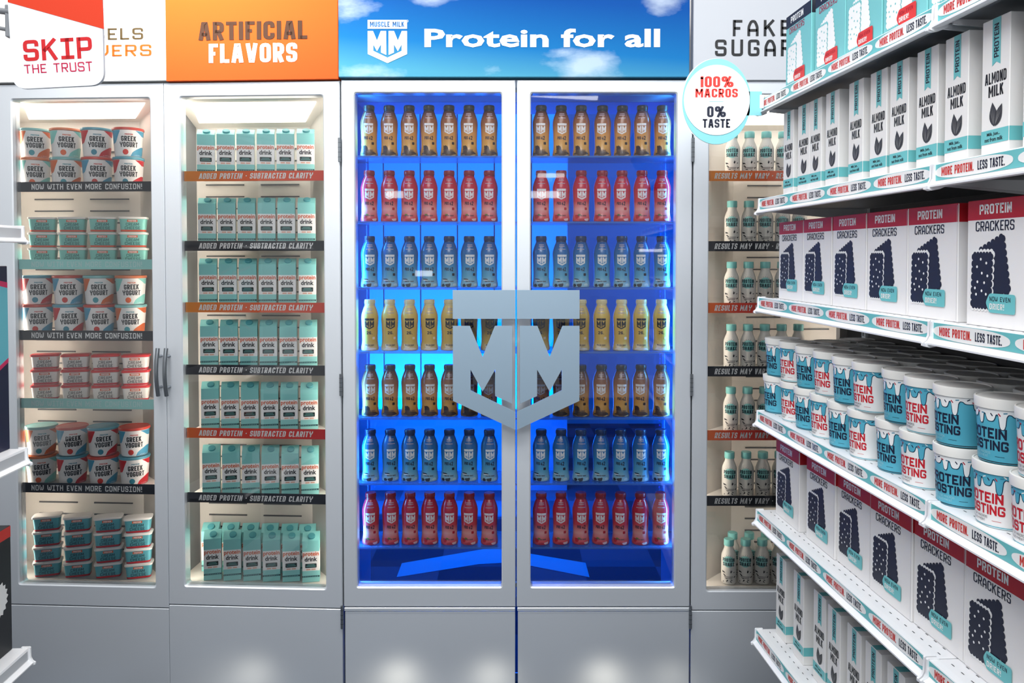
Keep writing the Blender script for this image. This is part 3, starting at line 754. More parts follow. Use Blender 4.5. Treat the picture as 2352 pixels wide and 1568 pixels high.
YROWS = [('upper row on top shelf', ['ot', 'to', 'rt', 'br'], 0, 1), ('lower row on top shelf', ['to', 'ot', 'br', 'rt'], 0, 0), ('upper row on middle yogurt shelf', ['rt', 'br', 'ot', 'to'], 2, 1),
         ('lower row on middle yogurt shelf', ['br', 'rt', 'br', 'ot'], 2, 0), ('upper row on lowest yogurt shelf', ['ot', 'br', 'rt', 'br'], 4, 1), ('lower row on lowest yogurt shelf', ['to', 'rt', 'br', 'rt'], 4, 0)]
YX = {0: [86, 157, 228, 299], 2: [87, 158, 229, 301], 4: [91, 162, 233, 305]}
for rn, ks, sh, tier in YROWS:
    for i, k in enumerate(ks):
        u = F.at(YX[sh][i], 700, V)[0]
        YK[k].put(F, u, V + random.uniform(-.001, .001), YF['z'][sh] + .0035 + tier * st_y, '%s yogurt cup, %s from hinge side, %s' % (YN[k], ORD[i], rn), 'yogurt cup', 'yogurt cups in the fridge', random.uniform(-.06, .06) + face_cam(F, u, V))
# cream cheese tubs
def sq(w, d, r, k=4): return rnd([(-w, -d), (w, -d), (w, d), (-w, d)], r, True, k)
def cheese(name, body, band, lid, txt):
    def fn():
        t = empty('cream_cheese_tub'); mb = MB(); H = .050
        lp = lambda w, d, z: [(a, b_, z) for a, b_ in sq(w, d * .7, .012)]
        mb.loft([lp(.040, .032, 0), lp(.042, .034, .0015), lp(.0465, .0385, H)], mat('tub_' + name, body, .4))
        f = lambda e: (lambda a, b_: (a, -.0242 - (b_ / H) * .003 - e, b_))
        mb.decal([[(-.0275, .002), (.0275, .002), (.0290, .009), (-.0290, .009)]], mat('tubband_' + name, band, .4), f(.0003))
        mb.loft([lp(.0424, .0344, .0025), lp(.0431, .0351, .0095)], mat('tubband_' + name), False, False)
        mb.decal(rrect(-.018, .018, .0385, .0475, .002), mat('tubtag_' + name, '#d9653f', .4), f(.0003))
        mb.decal(text('PROTEIN', TECB, -.0135, .0135, .0405, .0455), WPRINT, f(.0006))
        mb.decal(text('CREAM', dict(TEC, wt=.15), -.0225, .0225, .0245, .0355), mat('tubtxt_' + name, txt, .4), f(.0003))
        mb.decal(text('CHEESE', dict(TEC, wt=.15), -.0265, .0265, .011, .022), mat('tubtxt_' + name), f(.0003))
        mb.build('tub', t, 40)
        MB().loft([lp(.0485, .0405, H), lp(.0500, .0420, H + .001), lp(.0500, .0420, H + .007), lp(.0480, .040, H + .0085)], mat('tublid_' + name, lid, .35)).build('lid', t, 40)
        return t
    return Kind(fn)
CK = {'t': cheese('teal', '#86cdc2', '#d2502e', '#ece8e2', '#24605e'), 'r': cheese('red', '#efe9e4', '#c01f28', '#cf2a2e', '#3a3230'), 'b': cheese('blue', '#5fb0bd', '#b8262c', '#efece8', '#123f4c')}
CS = [('t', 'white-lidded teal cream cheese tub', 1, 3, .0605, 'under the top yogurt shelf', [93, 162, 232, 302]), ('r', 'red-lidded white cream cheese tub', 3, 3, .0612, 'between yogurt shelves', [94, 164, 234, 303]),
      ('b', 'white-lidded blue-teal cream cheese tub', None, 4, .0605, 'on fridge floor', [93, 164, 235, 305])]
for k, nm, sh, n, pit, wh, xs in CS:
    zb_ = YF['floor'] + .0015 if sh is None else YF['z'][sh] + .0035
    for tr in range(n):
        for i, px in enumerate(xs):
            u = F.at(px, 700, .07)[0]
            tn = {0: 'bottom', n - 1: 'topmost'}.get(tr, 'second lowest' if tr == 1 else 'second highest')
            CK[k].put(F, u + random.uniform(-.001, .001), .094, zb_ + tr * .0587, '%s, %s of %s stack, %s' % (nm, tn, ORD[i], wh), 'cream cheese tub', 'cream cheese tubs in the fridge', random.uniform(-.02, .02) + face_cam(F, u, .09, .65))
# drink cartons with sloping tops
def carton():
    t = empty('drink_carton'); w, d, H, h = .0315, .022, .178, .156
    cm = grad('carton_teal', [(0, '#93d8d3'), (1, '#86d2cf')], 0, H, .45)
    mb = MB(); 
    lo = lambda z, e=0: [(-w, -d, z), (w, -d, z), (w, d, z), (-w, d, z)]
    mb.loft([lo(0), lo(.043)], cm, True, False); mb.loft([lo(.043), lo(.116)], WPRINT, False, False); mb.loft([lo(.116), lo(h)], cm, False, False)
    top = [(-w, -d, h), (w, -d, h), (w, .012, H), (-w, .012, H), (w, d, H), (-w, d, H), (w, d, h), (-w, d, h)]
    mb.add(top, [(0, 1, 2, 3), (3, 2, 4, 5), (5, 4, 6, 7), (1, 6, 4, 2), (0, 3, 5, 7)], cm)
    f = FRONT(-d - .0004); g = FRONT(-d - .0008)
    mb.decal(soft('protein', -.0295, .0295, .0945, .1145, .026), mat('carton_orange', '#d8663a', .45), f)
    mb.decal(soft('drink', -.023, .023, .0785, .0955, .03), BLACK, f)
    mb.decal(rrect(-.021, .021, .054, .070, .003), mat('carton_black', '#20302f', .45), f)
    mb.decal(rect(-.013, .013, .064, .0665) + rect(-.017, .017, .0585, .0612), mat('carton_tealtext', '#5f9c98', .5), g)
    mb.decal(rect(-.017, -.002, .0455, .0505) + rect(.002, .017, .0455, .0505), mat('carton_pink', '#eab8a4', .5), f)
    mb.decal(rect(-w, w, .0185, .0245), mat('carton_line', '#2d4e50', .45), f)
    for k in range(9): mb.decal(rect(-.028 + k * .0062, -.0245 + k * .0062, .0203, .0227), TEAL, g)
    mb.build('carton_body', t)
    import mathutils
    n = Vector((0, -(H - h), .012 + d)).normalized(); c = Vector((.002, -.005, (h + H) / 2))
    x = Vector((1, 0, 0)); y = n.cross(x)
    ring = lambda r, q: [c + n * q + x * r * math.cos(2 * math.pi * k / 18) + y * r * math.sin(2 * math.pi * k / 18) for k in range(18)]
    MB().loft([ring(.0135, -.002), ring(.0135, .005), ring(.012, .0065)], mat('carton_cap', '#4d9fa6', .4)).build('cap', t)
    return t
CA = Kind(carton)
CXT = [[470, 515.5, 561.5, 607.5, 653, 699.5], [476, 522, 568, 613.5, 659.5, 705.5]]
for r in range(7):
    for i in range(6):
        px = CXT[0][i] + (CXT[1][i] - CXT[0][i]) * r / 5.5
        z = (CF['z'][r] + .0035) if r < 6 else CF['floor'] + .0015
        v = .085 if r < 6 else .082
        CA.put(FL, FL.at(px, 784, v - .03)[0], v, z, 'drink carton %s from the cooler, %s of carton fridge' % (ORD[5 - i], (SHELF[:6] + ['front row on floor'])[r]), 'drink carton', 'drink cartons in the fridge', random.uniform(-.015, .015) + face_cam(FL, FL.at(px, 784, v - .03)[0], v, .8))
for i in range(6):
    CA.put(FL, FL.at(CXT[1][i] - 2 - 5 * (i == 5), 784, .14)[0], .165, CF['floor'] + .0015, 'drink carton %s from the cooler, rear row on carton fridge floor' % ORD[5 - i], 'drink carton', 'drink cartons in the fridge', .2)
# white protein shake bottles
PH = .166
PPROF = [(.024, 0), (.0265, .002), (.0275, .006), (.0278, .05), (.0278, .098), (.0265, .108), (.0225, .120), (.0175, .131), (.0165, .138), (.0165, .142)]
def shake():
    t = empty('protein_shake_bottle'); R = .0278
    mb = MB().lathe(PPROF, mat('bottle_white', '#dfdcd4', .4), 26)
    mb.decal([[(0, .086)] + [( .022 * math.cos(a), .086 + .022 * math.sin(a)) for a in [math.pi * k / 12 for k in range(13)]]], LTEAL, wrap(PPROF, R, .0002))
    mb.decal([[(.022 * math.cos(a), .086 + .020 * math.sin(a)) for a in [-math.pi * k / 12 for k in range(13)]]], LTEAL, wrap(PPROF, R, .0002))
    f = wrap(PPROF, R, .0005)
    mb.decal(text('PROTEIN', dict(BLK, wt=.2), -.0235, .0235, .087, .1005), mat('shake_text', '#163a40', .45), f)
    mb.decal(text('SHAKE', dict(BLK, wt=.2), -.0225, .0225, .0705, .084), mat('shake_text'), f)
    for k in range(9):
        a = math.pi * (k + .5) / 9; mb.decal(rect(-.0235 * math.cos(a) - .0012, -.0235 * math.cos(a) + .0012, .086 + .024 * math.sin(a), .0875 + .024 * math.sin(a)), SLOT, f)
    r = random.Random(3)
    for k in range(15):
        cx = r.uniform(-.024, .024); cz = r.uniform(.010, .052); a = math.atan2(cz - .026, cx) + r.uniform(-.4, .4); l = r.uniform(.004, .009); ww = r.uniform(.0015, .003)
        q = [(cx + l * math.cos(a), cz + l * math.sin(a)), (cx - ww * math.sin(a), cz + ww * math.cos(a)), (cx - l * .6 * math.cos(a), cz - l * .6 * math.sin(a)), (cx + ww * math.sin(a), cz - ww * math.cos(a))]
        mb.decal([q], BLACK, wrap(PPROF, R, .0003 + .00002 * k))
    mb.decal(rect(-.017, .017, .029, .032) + rect(-.014, .014, .024, .027), mat('shake_grey', '#8b8a86', .5), wrap(PPROF, R, .0009))
    mb.build('bottle_body', t, 50)
    MB().lathe([(.0178, .142), (.0185, .143), (.0185, .163), (.0175, .166)], mat('shake_cap', '#86cfca', .4), 26).build('cap', t, 50)
    return t
PK = Kind(shake)
for r in range(7):
    for i in range(5):
        px = 1684 + i * 38.9 + (-2 if r > 4 else 0)
        z = (SF['z'][r] + .0035) if r < 6 else SF['floor'] + .0015
        v = .085 if r < 6 else .08
        PK.put(FM, FM.at(px, 784, v - .027)[0], v, z, 'white shake bottle %s from cooler, %s of shake fridge' % (ORD[i], (SHELF[:6] + ['front row on floor'])[r]), 'shake bottle', 'white shake bottles in the fridge', random.uniform(-.08, .08) + face_cam(FM, FM.at(px, 784, v)[0], v))
for i in range(4):
    PK.put(FM, FM.at(1690 + 38.9 * i, 784, .125)[0], .15, SF['floor'] + .0015, 'white shake bottle %s from cooler, rear row on shake fridge floor' % ORD[i], 'shake bottle', 'white shake bottles in the fridge')

# ------------------------------------------------------------------ right-hand shelving run
BAY, SD = .911, .325
RAILP = [(.012, .003), (-.003, .003), (-.004, .001), (-.004, -.0385), (-.008, -.0435), (-.0165, -.0485), (-.0165, -.0525), (-.010, -.0545), (.006, -.049), (.012, -.046)]
CAPP2 = [(.016, .005), (-.006, .005), (-.008, .002), (-.0085, -.030), (-.013, -.041), (-.0205, -.0475), (-.0205, -.054), (-.012, -.0575), (.004, -.054), (.016, -.048)]
RAILP = [(a, b * .8) for a, b in RAILP]; CAPP2 = [(a, b * .84) for a, b in CAPP2]
def tag_strip(mb, L, face, y0):
    """four white ovals with the slogan on a teal strip; u along the run"""
    n = 4; p = L / n; zc = -.0149; hh = .0146
    mb.decal(rect(.004, L - .010, zc - hh - .0006, zc + hh + .0006), TEAL, face(y0))
    for k in range(n):
        a = p * k + .003; b_ = p * (k + 1) - .004; c = (a + b_) / 2; w = (b_ - a) / 2
        mb.decal(ell(c, zc, w - .002, hh, 36, 2.5), WPRINT, face(y0 - .0004))
        mb.decal(text('MORE PROTEIN.', COND, c - w * .80, c + w * .06, zc - .0078, zc + .0082), RED2, face(y0 - .0008))
        mb.decal(text('LESS TASTE.', COND, c + w * .16, c + w * .80, zc - .0078, zc + .0082), NAVY, face(y0 - .0008))
def run_shelf(F, u0, L, z, label, slots=True, flip=False, depth=SD, rot=0.0, group=None):
    t = empty('store_shelf', F.w(u0, 0, z), F.rot); tag(t, label, 'shelf', group)
    dk = MB().cbox(0, L, .0125, depth, -.028, 0, WHITE, .0015)
    dk.box(.006, L - .006, .03, depth - .01, -.0285, -.0282, GREY)
    if slots:
        for v, ph in ((.030, 0), (.052, .011), (.075, 0), (.10, .011)):
            k = 0
            while .02 + ph + k * .03 < L - .02:
                a = .02 + ph + k * .03; dk.add([(a, v, .0003), (a + .009, v, .0003), (a + .009, v + .0022, .0003), (a, v + .0022, .0003)], [(0, 1, 2, 3)], SLOT); k += 1
    dk.build('deck', t)
    rl = MB().loft([[(0.006, a, b_) for a, b_ in RAILP], [(L - .006, a, b_) for a, b_ in RAILP]], RAILW)
    if not flip: tag_strip(rl, L, FRONT, -.0046)
    else: rl.decal(rect(.03, L - .012, -.028, -.004), mat('rail_grey', '#c9ccd0', .4), FRONT(-.0046))
    rl.build('price_rail', t)
    for a, b_ in ((0, .0055), (L - .0055, L)):
        MB().loft([[(a, p, q) for p, q in CAPP2], [(b_, p, q) for p, q in CAPP2]], RAILW).build('end_cap', t)
    for a in (.012, L - .016):
        MB().prism([(.02, -.028), (depth, -.028), (depth, -.062), (depth - .04, -.062), (.02, -.038)], a, a + .004, WHITE, lambda x, y, zz: (y, x, zz)).build('bracket', t)
    return t
GZ = [FG.at(1745, py, 0)[1] for py in (233, 459, 684, 945, 1174, 1452)]
LEV = ['top shelf', 'second shelf', 'third shelf', 'fourth shelf', 'fifth shelf', 'lowest shelf']
WHAT = ['under teal cracker boxes', 'under tall almond milk cartons', 'under red-topped cracker boxes', 'under the frosting tubs', 'under lower red-topped cracker boxes', 'under the low almond milk cartons']
for i, z in enumerate(GZ):
    run_shelf(FG, 0, BAY, z, 'white slogan-railed shelf %s, near the fridges' % WHAT[i], group='shelves of the right run')
    if i < 5: run_shelf(FG, BAY + .004, BAY, z, 'white %s of the bay farther from fridges' % LEV[i], group='shelves of the right run')
t = empty('shelving_frame', FG.w(0, 0, 0), FG.rot); tag(t, 'grey back panel and uprights that carry the white slogan shelves', 'shelving')
BK = mat('back_panel_grey', '#6d6a68', .6)
for k in range(2): MB().cbox(k * (BAY + .004) + .004, (k + 1) * (BAY + .004) - .004, SD + .012, SD + .03, .09, 2.45, BK, .002).build('back_panel', t)
for u in (0.002, BAY + .002, 2 * BAY + .004):
    mb = MB().cbox(u - .012, u + .012, SD + .001, SD + .04, 0, 2.47, WHITE, .002)
    for k in range(70): mb.box(u - .003, u + .003, SD + .0004, SD + .0012, .2 + k * .032, .213 + k * .032, SLOT)
    mb.build('upright', t)
MB().cbox(-.01, 2 * BAY + .016, .03, SD + .04, 0, .09, WHITE, .003).build('base_plinth', t)

def ut(px, v):          # distance along the run seen at a picture column, on the plane v
    return FG.at(px, 700, v)[0]
# cracker boxes
def cracker(name, body, head, crack, line, tagc, ttl, sub, w=.172, h=.228, d=.075, tt=WPRINT):
    def fn():
        mb = MB(); hz = h * .842; bm = mat('box_' + name, body, .42); hm = mat('boxhead_' + name, head, .42)
        x0, x1 = -w / 2, w / 2
        mb.cbox(x0, x1, -d / 2, d / 2, 0, h, bm, .0012, hm)
        y = -d / 2
        f = [FRONT(y - .0003 * k) for k in range(1, 8)]
        mb.decal(rect(x0 + .001, x1 - .001, hz, h - .001), hm, f[0])
        for sx in (-1, 1): mb.decal(rect(-d / 2 + .001, d / 2 - .001, hz, h - .001), hm, (lambda s: (lambda a, b_: (s * (w / 2 + .0003), a, b_)))(sx))
        mb.decal(rect(x1 - .0035, x1 - .0025, .004, h - .004), mat('box_fold', '#e4e2e0', .5), f[1]) if body != '#7cc6c8' else None
        mb.box(x0 + .01, x1 - .01, -.0006, .0006, h, h + .0005, mat('flap_' + name, head, .6))
        mb.decal(text('PROTEIN', TECB, x0 + .20 * w, x0 + .70 * w, h * .884, h * .962), tt, f[1])
        mb.decal(text('CRACKERS', CRK, x0 + .14 * w, x0 + .74 * w, h * .752, h * .830), sub, f[1])
        g = lambda a, b_: (x0 + a * w, b_ * h)
        bc = [g(.27, .58), g(.24, .30), g(.665, .31), g(.575, .735)]
        bc = [g(.27, .24), g(.68, .285), g(.575, .715), g(.20, .60)]
        mb.decal(scallop(bc, [5, 8, 6, 6], .42), crack, f[1])
        fc0 = [g(.10, .150), g(.39, .150), g(.41, .575), g(.115, .575)]
        mb.decal(scallop([g(.085, .135), g(.405, .135), g(.43, .595), g(.10, .595)], [6, 8, 6, 8], .42), line, f[2])
        mb.decal(scallop(fc0, [6, 8, 6, 8], .42), crack, f[3])
        for a, b_ in ((.24, .53), (.33, .50), (.18, .47), (.26, .42), (.19, .35), (.30, .345), (.26, .28), (.17, .25), (.35, .40), (.33, .255), (.15, .30)):
            p = g(a, b_); mb.decal(ell(p[0], p[1], .0026, .0026, 8), line, f[4])
        a0, c0 = g(.33, .115); a1, c1 = g(.78, .265)
        mb.decal([rnd([(a0, (c0 + c1) / 2), (a0 + .010, c0), (a1, c0), (a1, c1), (a0 + .010, c1)], .005, True)], tagc, f[5])
        mb.decal(text('NOW EVEN', dict(TEC, wt=.14), a0 + .011, a1 - .012, c0 + .0205, c1 - .0055), ttl, f[6])
        mb.decal(text('DRIER!', dict(TEC, wt=.2), a0 + .011, a0 + .050, c0 + .006, c0 + .0165), WPRINT, f[6])
        return mb.build('cracker_box')
    return Kind(fn)
CRR = cracker('red', '#f3f1f0', '#bb1c28', NAVY, WPRINT, TEAL, NAVY, NAVY)
CRT = cracker('teal', '#7cc6c8', '#20232f', WPRINT, mat('cracker_line', '#7cc6c8', .45), RED2, DRED, mat('cracker_sub', '#a83350', .45))
def row(K, px, v, z, d, w, labels, cat, group, jit=.004):
    last = -9
    for i, p in enumerate(px):
        vv = v[i] if isinstance(v, (list, tuple)) else v
        u = max(ut(p, vv) + w / 2 + .001, last + w + .0008 + jit * d * .6); last = u
        K.put(FG, u, vv + d / 2, z + .0006, labels[i], cat, group, random.uniform(-jit, jit))
row(CRT, [1800, 1866, 1936, 2021, 2123], .045, GZ[0], .075, .173, ['teal cracker box with navy top, %s from fridges on top shelf' % ORD[i] for i in range(5)], 'cracker box', 'teal cracker boxes', .002)
row(CRR, [1788, 1842, 1911, 1990, 2073], .04, GZ[2], .075, .173, ['red-topped white cracker box, %s from fridges, above the frosting tubs' % ORD[i] for i in range(5)], 'cracker box', 'red-topped cracker boxes', .002)
row(CRR, [2219], .034, GZ[2], .075, .173, ['red-topped white cracker box past the rail joint, above frosting tubs'], 'cracker box', 'red-topped cracker boxes', .004)
row(CRR, [1785, 1856, 1926, 1986, 2090, 2216], [.042, .047, .052, .050, .055, .055], GZ[4], .075, .173, ['red-topped white cracker box, %s from fridges, below the frosting tubs' % ORD[i] for i in range(6)], 'cracker box', 'red-topped cracker boxes', .008)
# almond milk cartons
def milk():
    w, d, h = .074, .070, .246
    mb = MB().cbox(-w / 2, w / 2, -d / 2, d / 2, 0, h, PAPER, .0012)
    f = FRONT(-d / 2 - .0004); g = FRONT(-d / 2 - .0008)
    rx = .010
    mb.decal([[(-.011 + .002, h - .001), (-.011 + .002, h * .66), (.0 + .002, h * .685), (.013, h * .66), (.013, h - .001)]], TEAL, f)
    mb.add([(-.009, -d / 2 + .001, h + .0004), (.013, -d / 2 + .001, h + .0004), (.013, d / 2 - .001, h + .0004), (-.009, d / 2 - .001, h + .0004)], [(0, 1, 2, 3)], TEAL)
    mb.decal([[(.0085 - b_, a) for a, b_ in q] for q in text('PROTEIN', dict(TECB, wt=.16), h * .715, h * .955, 0, .0125)], NAVY, g)
    mb.decal(text('ALMOND', COND, -.028, .029, h * .535, h * .615), BLACK, f)
    mb.decal(text('MILK', COND, -.018, .022, h * .44, h * .52), BLACK, f)
    def leaf(x0, z0, x1, z1, wd, m, fn):
        a = Vector((x0, z0)); b_ = Vector((x1, z1)); n = Vector((-(b_ - a).y, (b_ - a).x)).normalized(); L = []; R = []
        for k in range(9):
            q = k / 8; p = a + (b_ - a) * q; s = wd * math.sin(math.pi * q ** .8) ; L.append(p + n * s); R.append(p - n * s)
        mb.decal([[tuple(p) for p in L + R[::-1][1:-1]]], m, fn)
    am = mat('almond_print', '#34363b', .45); al = mat('almond_line', '#8d8d8c', .5)
    leaf(-.002, h * .225, -.007, h * .40, .0105, am, f); leaf(.001, h * .225, .019, h * .375, .0095, am, g)
    for o in (-.5, 0, .5): leaf(-.002 + o * .002, h * .235, -.007 + o * .011, h * .37, .0005, al, FRONT(-d / 2 - .001)); leaf(.002, h * .235, .015 + o * .008, h * .355 - o * .006, .0005, al, FRONT(-d / 2 - .0012))
    mb.decal(rect(-w / 2 + .0005, w / 2 - .0005, h * .105, h * .205), TEAL, f)
    for s in (-1, 1): mb.decal(rect(-d / 2 + .0005, d / 2 - .0005, h * .105, h * .205), TEAL, (lambda s: (lambda a, b_: (s * (w / 2 + .0004), a, b_)))(s))
    mb.decal(soft('Milk. Just...', -.020, .015, h * .155, h * .185, .02), BLACK, g); mb.decal(soft('not from milk', -.026, .022, h * .12, h * .15, .02), BLACK, g)
    return mb.build('almond_milk_carton')
MK = Kind(milk)
row(MK, [1796, 1829, 1853, 1892, 1944, 1993, 2038, 2099, 2163, 2247, 2341], .035, GZ[1], .07, .074, ['almond milk carton %s from fridges, on the shelf below teal crackers' % ORD[i] for i in range(11)], 'milk carton', 'almond milk cartons', .02)
row(MK, [1788, 1828, 1875, 1908, 1953, 1996, 2047, 2106], [.05, .05, .05, .045, .045, .045, .045, .045], GZ[5], .07, .074, ['almond milk carton with teal ribbon, %s from fridges on lowest shelf' % ORD[i] for i in range(8)], 'milk carton', 'low almond milk cartons', .03)
# frosting tubs
TH = .114; TR = .0475
TPROF = [(.0428, 0), (.0438, .0015), (.0443, .004), (.0478, TH - .019)]
def frosting(name, body, drip, txt, small, base):
    def fn():
        t = empty('frosting_tub'); bm = mat('frost_' + name, body, .35); dm = mat('drip_' + name, drip, .35); om = mat('drip_edge', '#123a55', .4)
        mb = MB().lathe(TPROF, bm, 40)
        mb.lathe([(.0433, .0005), (.0446, .004)], mat('frostbase_' + name, base, .4), 40, caps=False)
        top = TH - .0185
        cs = [(-.45, .020, .20), (-.05, .034, .10), (.33, .026, .17), (.74, .046, .115), (1.25, .012, .2), (1.55, .030, .15), (1.95, .018, .2), (2.3, .036, .11), (2.75, .024, .18),
              (-2.95, .036, .11), (-2.45, .022, .18), (-2.05, .034, .11), (-1.6, .020, .2), (-1.15, .036, .11), (-.8, .018, .15)]
        cs = [(c, .004 + dp * .66, wd) for c, dp, wd in cs]
        def edge(a):
            z = .007
            for c, dp, wd in cs:
                q = abs(((a - c + math.pi) % (2 * math.pi)) - math.pi)
                if q < wd: z = max(z, .007 + (dp - .007) * (.22 + .78 * (1 - (q / wd) ** 3) ** .6))
                elif q < wd * 1.8: z = max(z, .007 + (dp - .007) * .22 * (1 - (q - wd) / (wd * .8)) ** 2)
            return z
        N = 220
        for ex, m, ep in ((.0013, om, .0003), (0, dm, .0006)):
            vs = []; fs = []
            for k in range(N + 1):
                a = -math.pi + 2 * math.pi * k / N; lo = top - max(edge(a - .022 * (ex > 0)), edge(a + .022 * (ex > 0))) - ex
                for j in range(3):
                    z = top + (lo - top) * j / 2; r = interp(TPROF, z) + ep; vs.append((r * math.sin(a), -r * math.cos(a), z))
                if k: b0 = 3 * (k - 1); fs += [(b0, b0 + 1, b0 + 4, b0 + 3), (b0 + 1, b0 + 2, b0 + 5, b0 + 4)]
            mb.add(vs, fs, m)
        R = .0455; g = wrap(TPROF, R, .0009); f = wrap(TPROF, R, .0004)
        r = random.Random(5); sc = [mat('sprinkle_%d' % k, c, .4) for k, c in enumerate(('#b8263c', '#2f7f9c', '#f5f5f2', '#1d2a44'))]
        for k in range(34):
            a = -R * math.pi + 2 * R * math.pi * (k + r.random() * .6) / 34; z = top - r.uniform(.003, .010); th = r.uniform(-1, 1); l, w = .0028, .0009
            c, s = math.cos(th), math.sin(th)
            mb.decal([[(a + x * c - y * s, z + x * s + y * c) for x, y in ((-l, -w), (l, -w), (l, w), (-l, w))]], sc[k % 4], g)
        tm = mat('frosttxt_' + name, txt, .4); sm = mat('frostsmall_' + name, small, .4)
        mb.decal(text('PROTEIN', FRO, -.046, .040, .0435, .0620), tm, f); mb.decal(text('FROSTING', FRO, -.049, .043, .0230, .0405), tm, f)
        mb.decal(text('BUILT FOR MACROS', dict(TEC, wt=.1), -.034, .014, .0155, .0198), sm, f); mb.decal(text('NOT ENJOYMENT', dict(TEC, wt=.1), -.034, .010, .0092, .0135), sm, f)
        mb.decal(rect(.022, .037, .0125, .0132), tm, f)
        mb.build('cup', t, 50)
        z = TH - .019
        MB().lathe([(TR + .0005, z), (TR + .0035, z + .0006), (TR + .0042, z + .016), (TR + .0035, TH - .0006), (TR + .0010, TH), (TR + .0004, TH - .002), (.001, TH - .0022)], mat('frost_lid', '#f0eee9', .4), 44).build('lid', t, 40)
        return t
    return Kind(fn)
FT = {'t': frosting('teal', '#57b3cb', '#f2f3f3', '#16203a', '#a9dbe2', '#182234'), 'w': frosting('white', '#f2f1f0', '#55acc6', '#c8202f', '#35363c', '#55b3c6')}
PAT = 'twtwtwtwttwtwtw'
TOPX = [1758, 1789, 1827, 1868, 1912, 1955, 2027, 2073, 2145, 2241, 2334]; TVV = [.062, .064, .062, .062, .060, .060, .066, .058, .058, .058, .055]
LOWX = [1754, 1793, 1825, 1859, 1902, 1949, 2013, 2069, 2147, 2238, 2318]; BOTK = 'twtwtwtwtww'
NM = {'t': 'teal frosting tub with white drips', 'w': 'white frosting tub with teal drips'}
def tub_u(px, v):       # the lid's left outline lies at px
    u = ut(px, v)
    for _ in range(6):
        c = FG.w(u, v, 0); dd = math.hypot(c.x, c.y); a = math.atan2(c.x, c.y) - math.asin((TR + .004) / dd)
        u += ut(px, v) - ut(CX + FPX * math.tan(a), v)
    return u
ul = None
for tier, (xs, pat) in enumerate(((LOWX, BOTK), (TOPX, PAT))):
    us = []
    for i, px in enumerate(xs):
        u = tub_u(px, TVV[i] + .012 * (tier == 0) * 0)
        if us: u = max(u, us[-1] + .1035 if abs(TVV[i] - TVV[i - 1]) < .03 else u)
        us.append(u)
        k = pat[i]
        FT[k].put(FG, u, TVV[i], GZ[3] + .0006 + tier * (TH + .0002), '%s, %s from fridges, front row, %s tier' % (NM[k], ORD[i], ('lower', 'upper')[tier]), 'frosting tub', 'front row of frosting tubs', random.uniform(-.12, .12) + (.5 if (tier, i) == (0, 8) else 0))
for rowi, v in enumerate((.1685, .2715)):
    for i in range(10):
        for tier in range(2):
            k = PAT[(i + rowi + tier) % 12]
            FT[k].put(FG, .075 + .051 * (rowi == 0) + i * .108, v, GZ[3] + .0006 + tier * (TH + .0002), '%s, %s from fridges, %s row, %s tier' % (NM[k], ORD[i], ('middle', 'back')[rowi], ('lower', 'upper')[tier]), 'frosting tub', 'rear rows of frosting tubs', random.uniform(-.6, .6))

# round wobbler sign on the top rail
a = P(1646, 233, 2.40); r_ = 76 / FPX * 2.40
t = empty('round_sign', a); tag(t, 'round white and teal shelf sign with red and navy capitals sticking out from top rail', 'sign')
cb = MB().prism(ell(0, 0, r_ * 1.03, r_ * 1.28, 60, 2.0)[0], .0, .002, mat('wobbler_teal', '#86ccd6', .4))
cb.loft([[(x * r_, .0, z * r_) for x, z in ((.9, -.42), (1.0, -.42), (1.0, .3), (.9, .3))], [(x * r_, .001, z * r_) for x, z in ((.9, -.42), (1.36, -.42), (1.36, .3), (.9, .3))]], mat('wobbler_teal'))
cb.prism(ell(-.002, .0, r_ * 1.045, r_ * 1.29, 60)[0], .002, .0026, WPRINT); cb.build('backing', t)
d_ = MB().prism(ell(0, .004, r_ * .99, r_ * 1.05, 60)[0], -.0016, -.0002, WPRINT)
q = lambda px, py: ((px - 1646) / 76 * r_, -(py - 233) / 76 * r_)
for s, st, x0, y0, x1, y1, m in (('100%', BLK, 1608, 201, 1684, 176, RED2), ('MACROS', BLK, 1597, 224, 1694, 204, RED2), ('0%', BLK, 1624, 269, 1667, 244, NAVY), ('TASTE', BLK, 1614, 293, 1677, 273, NAVY)):
    p0 = q(x0, y0); p1 = q(x1, y1); d_.decal(text(s, st, p0[0], p1[0], p0[1], p1[1]), m, FRONT(-.0020))
p0 = q(1629, 234); p1 = q(1661, 233); d_.decal(rect(p0[0], p1[0], p0[1], p1[1]), TEAL, FRONT(-.0020)); d_.build('front_disc', t)
MB().cbox(r_ * 1.30, r_ * 1.42, .0, .004, -.02, .02, WHITE, .0005).build('clip', t)

# black and orange display box standing between the shelving and the shake fridge
a = P(1946, 790, 2.56); b2 = P(2040, 745, 2.56)
mb = MB().cbox(0, b2.x - a.x, 0, .06, 0, b2.z, mat('box_black', '#26221f', .5), .002)
w = b2.x - a.x; h = b2.z
mb.decal([[(.004, h - .002), (w - .01, h - .002), (w * .52, h - .034)]], ORANGE, FRONT(-.0004))
mb.decal(text('NO', BLK, w * .56, w * .80, h - .052, h - .020), ORANGE, FRONT(-.0008))
o = mb.build('display_box'); o.location = (a.x, 2.56, 0); tag(o, 'tall black display box with orange graphics standing behind the frosting tubs', 'box')

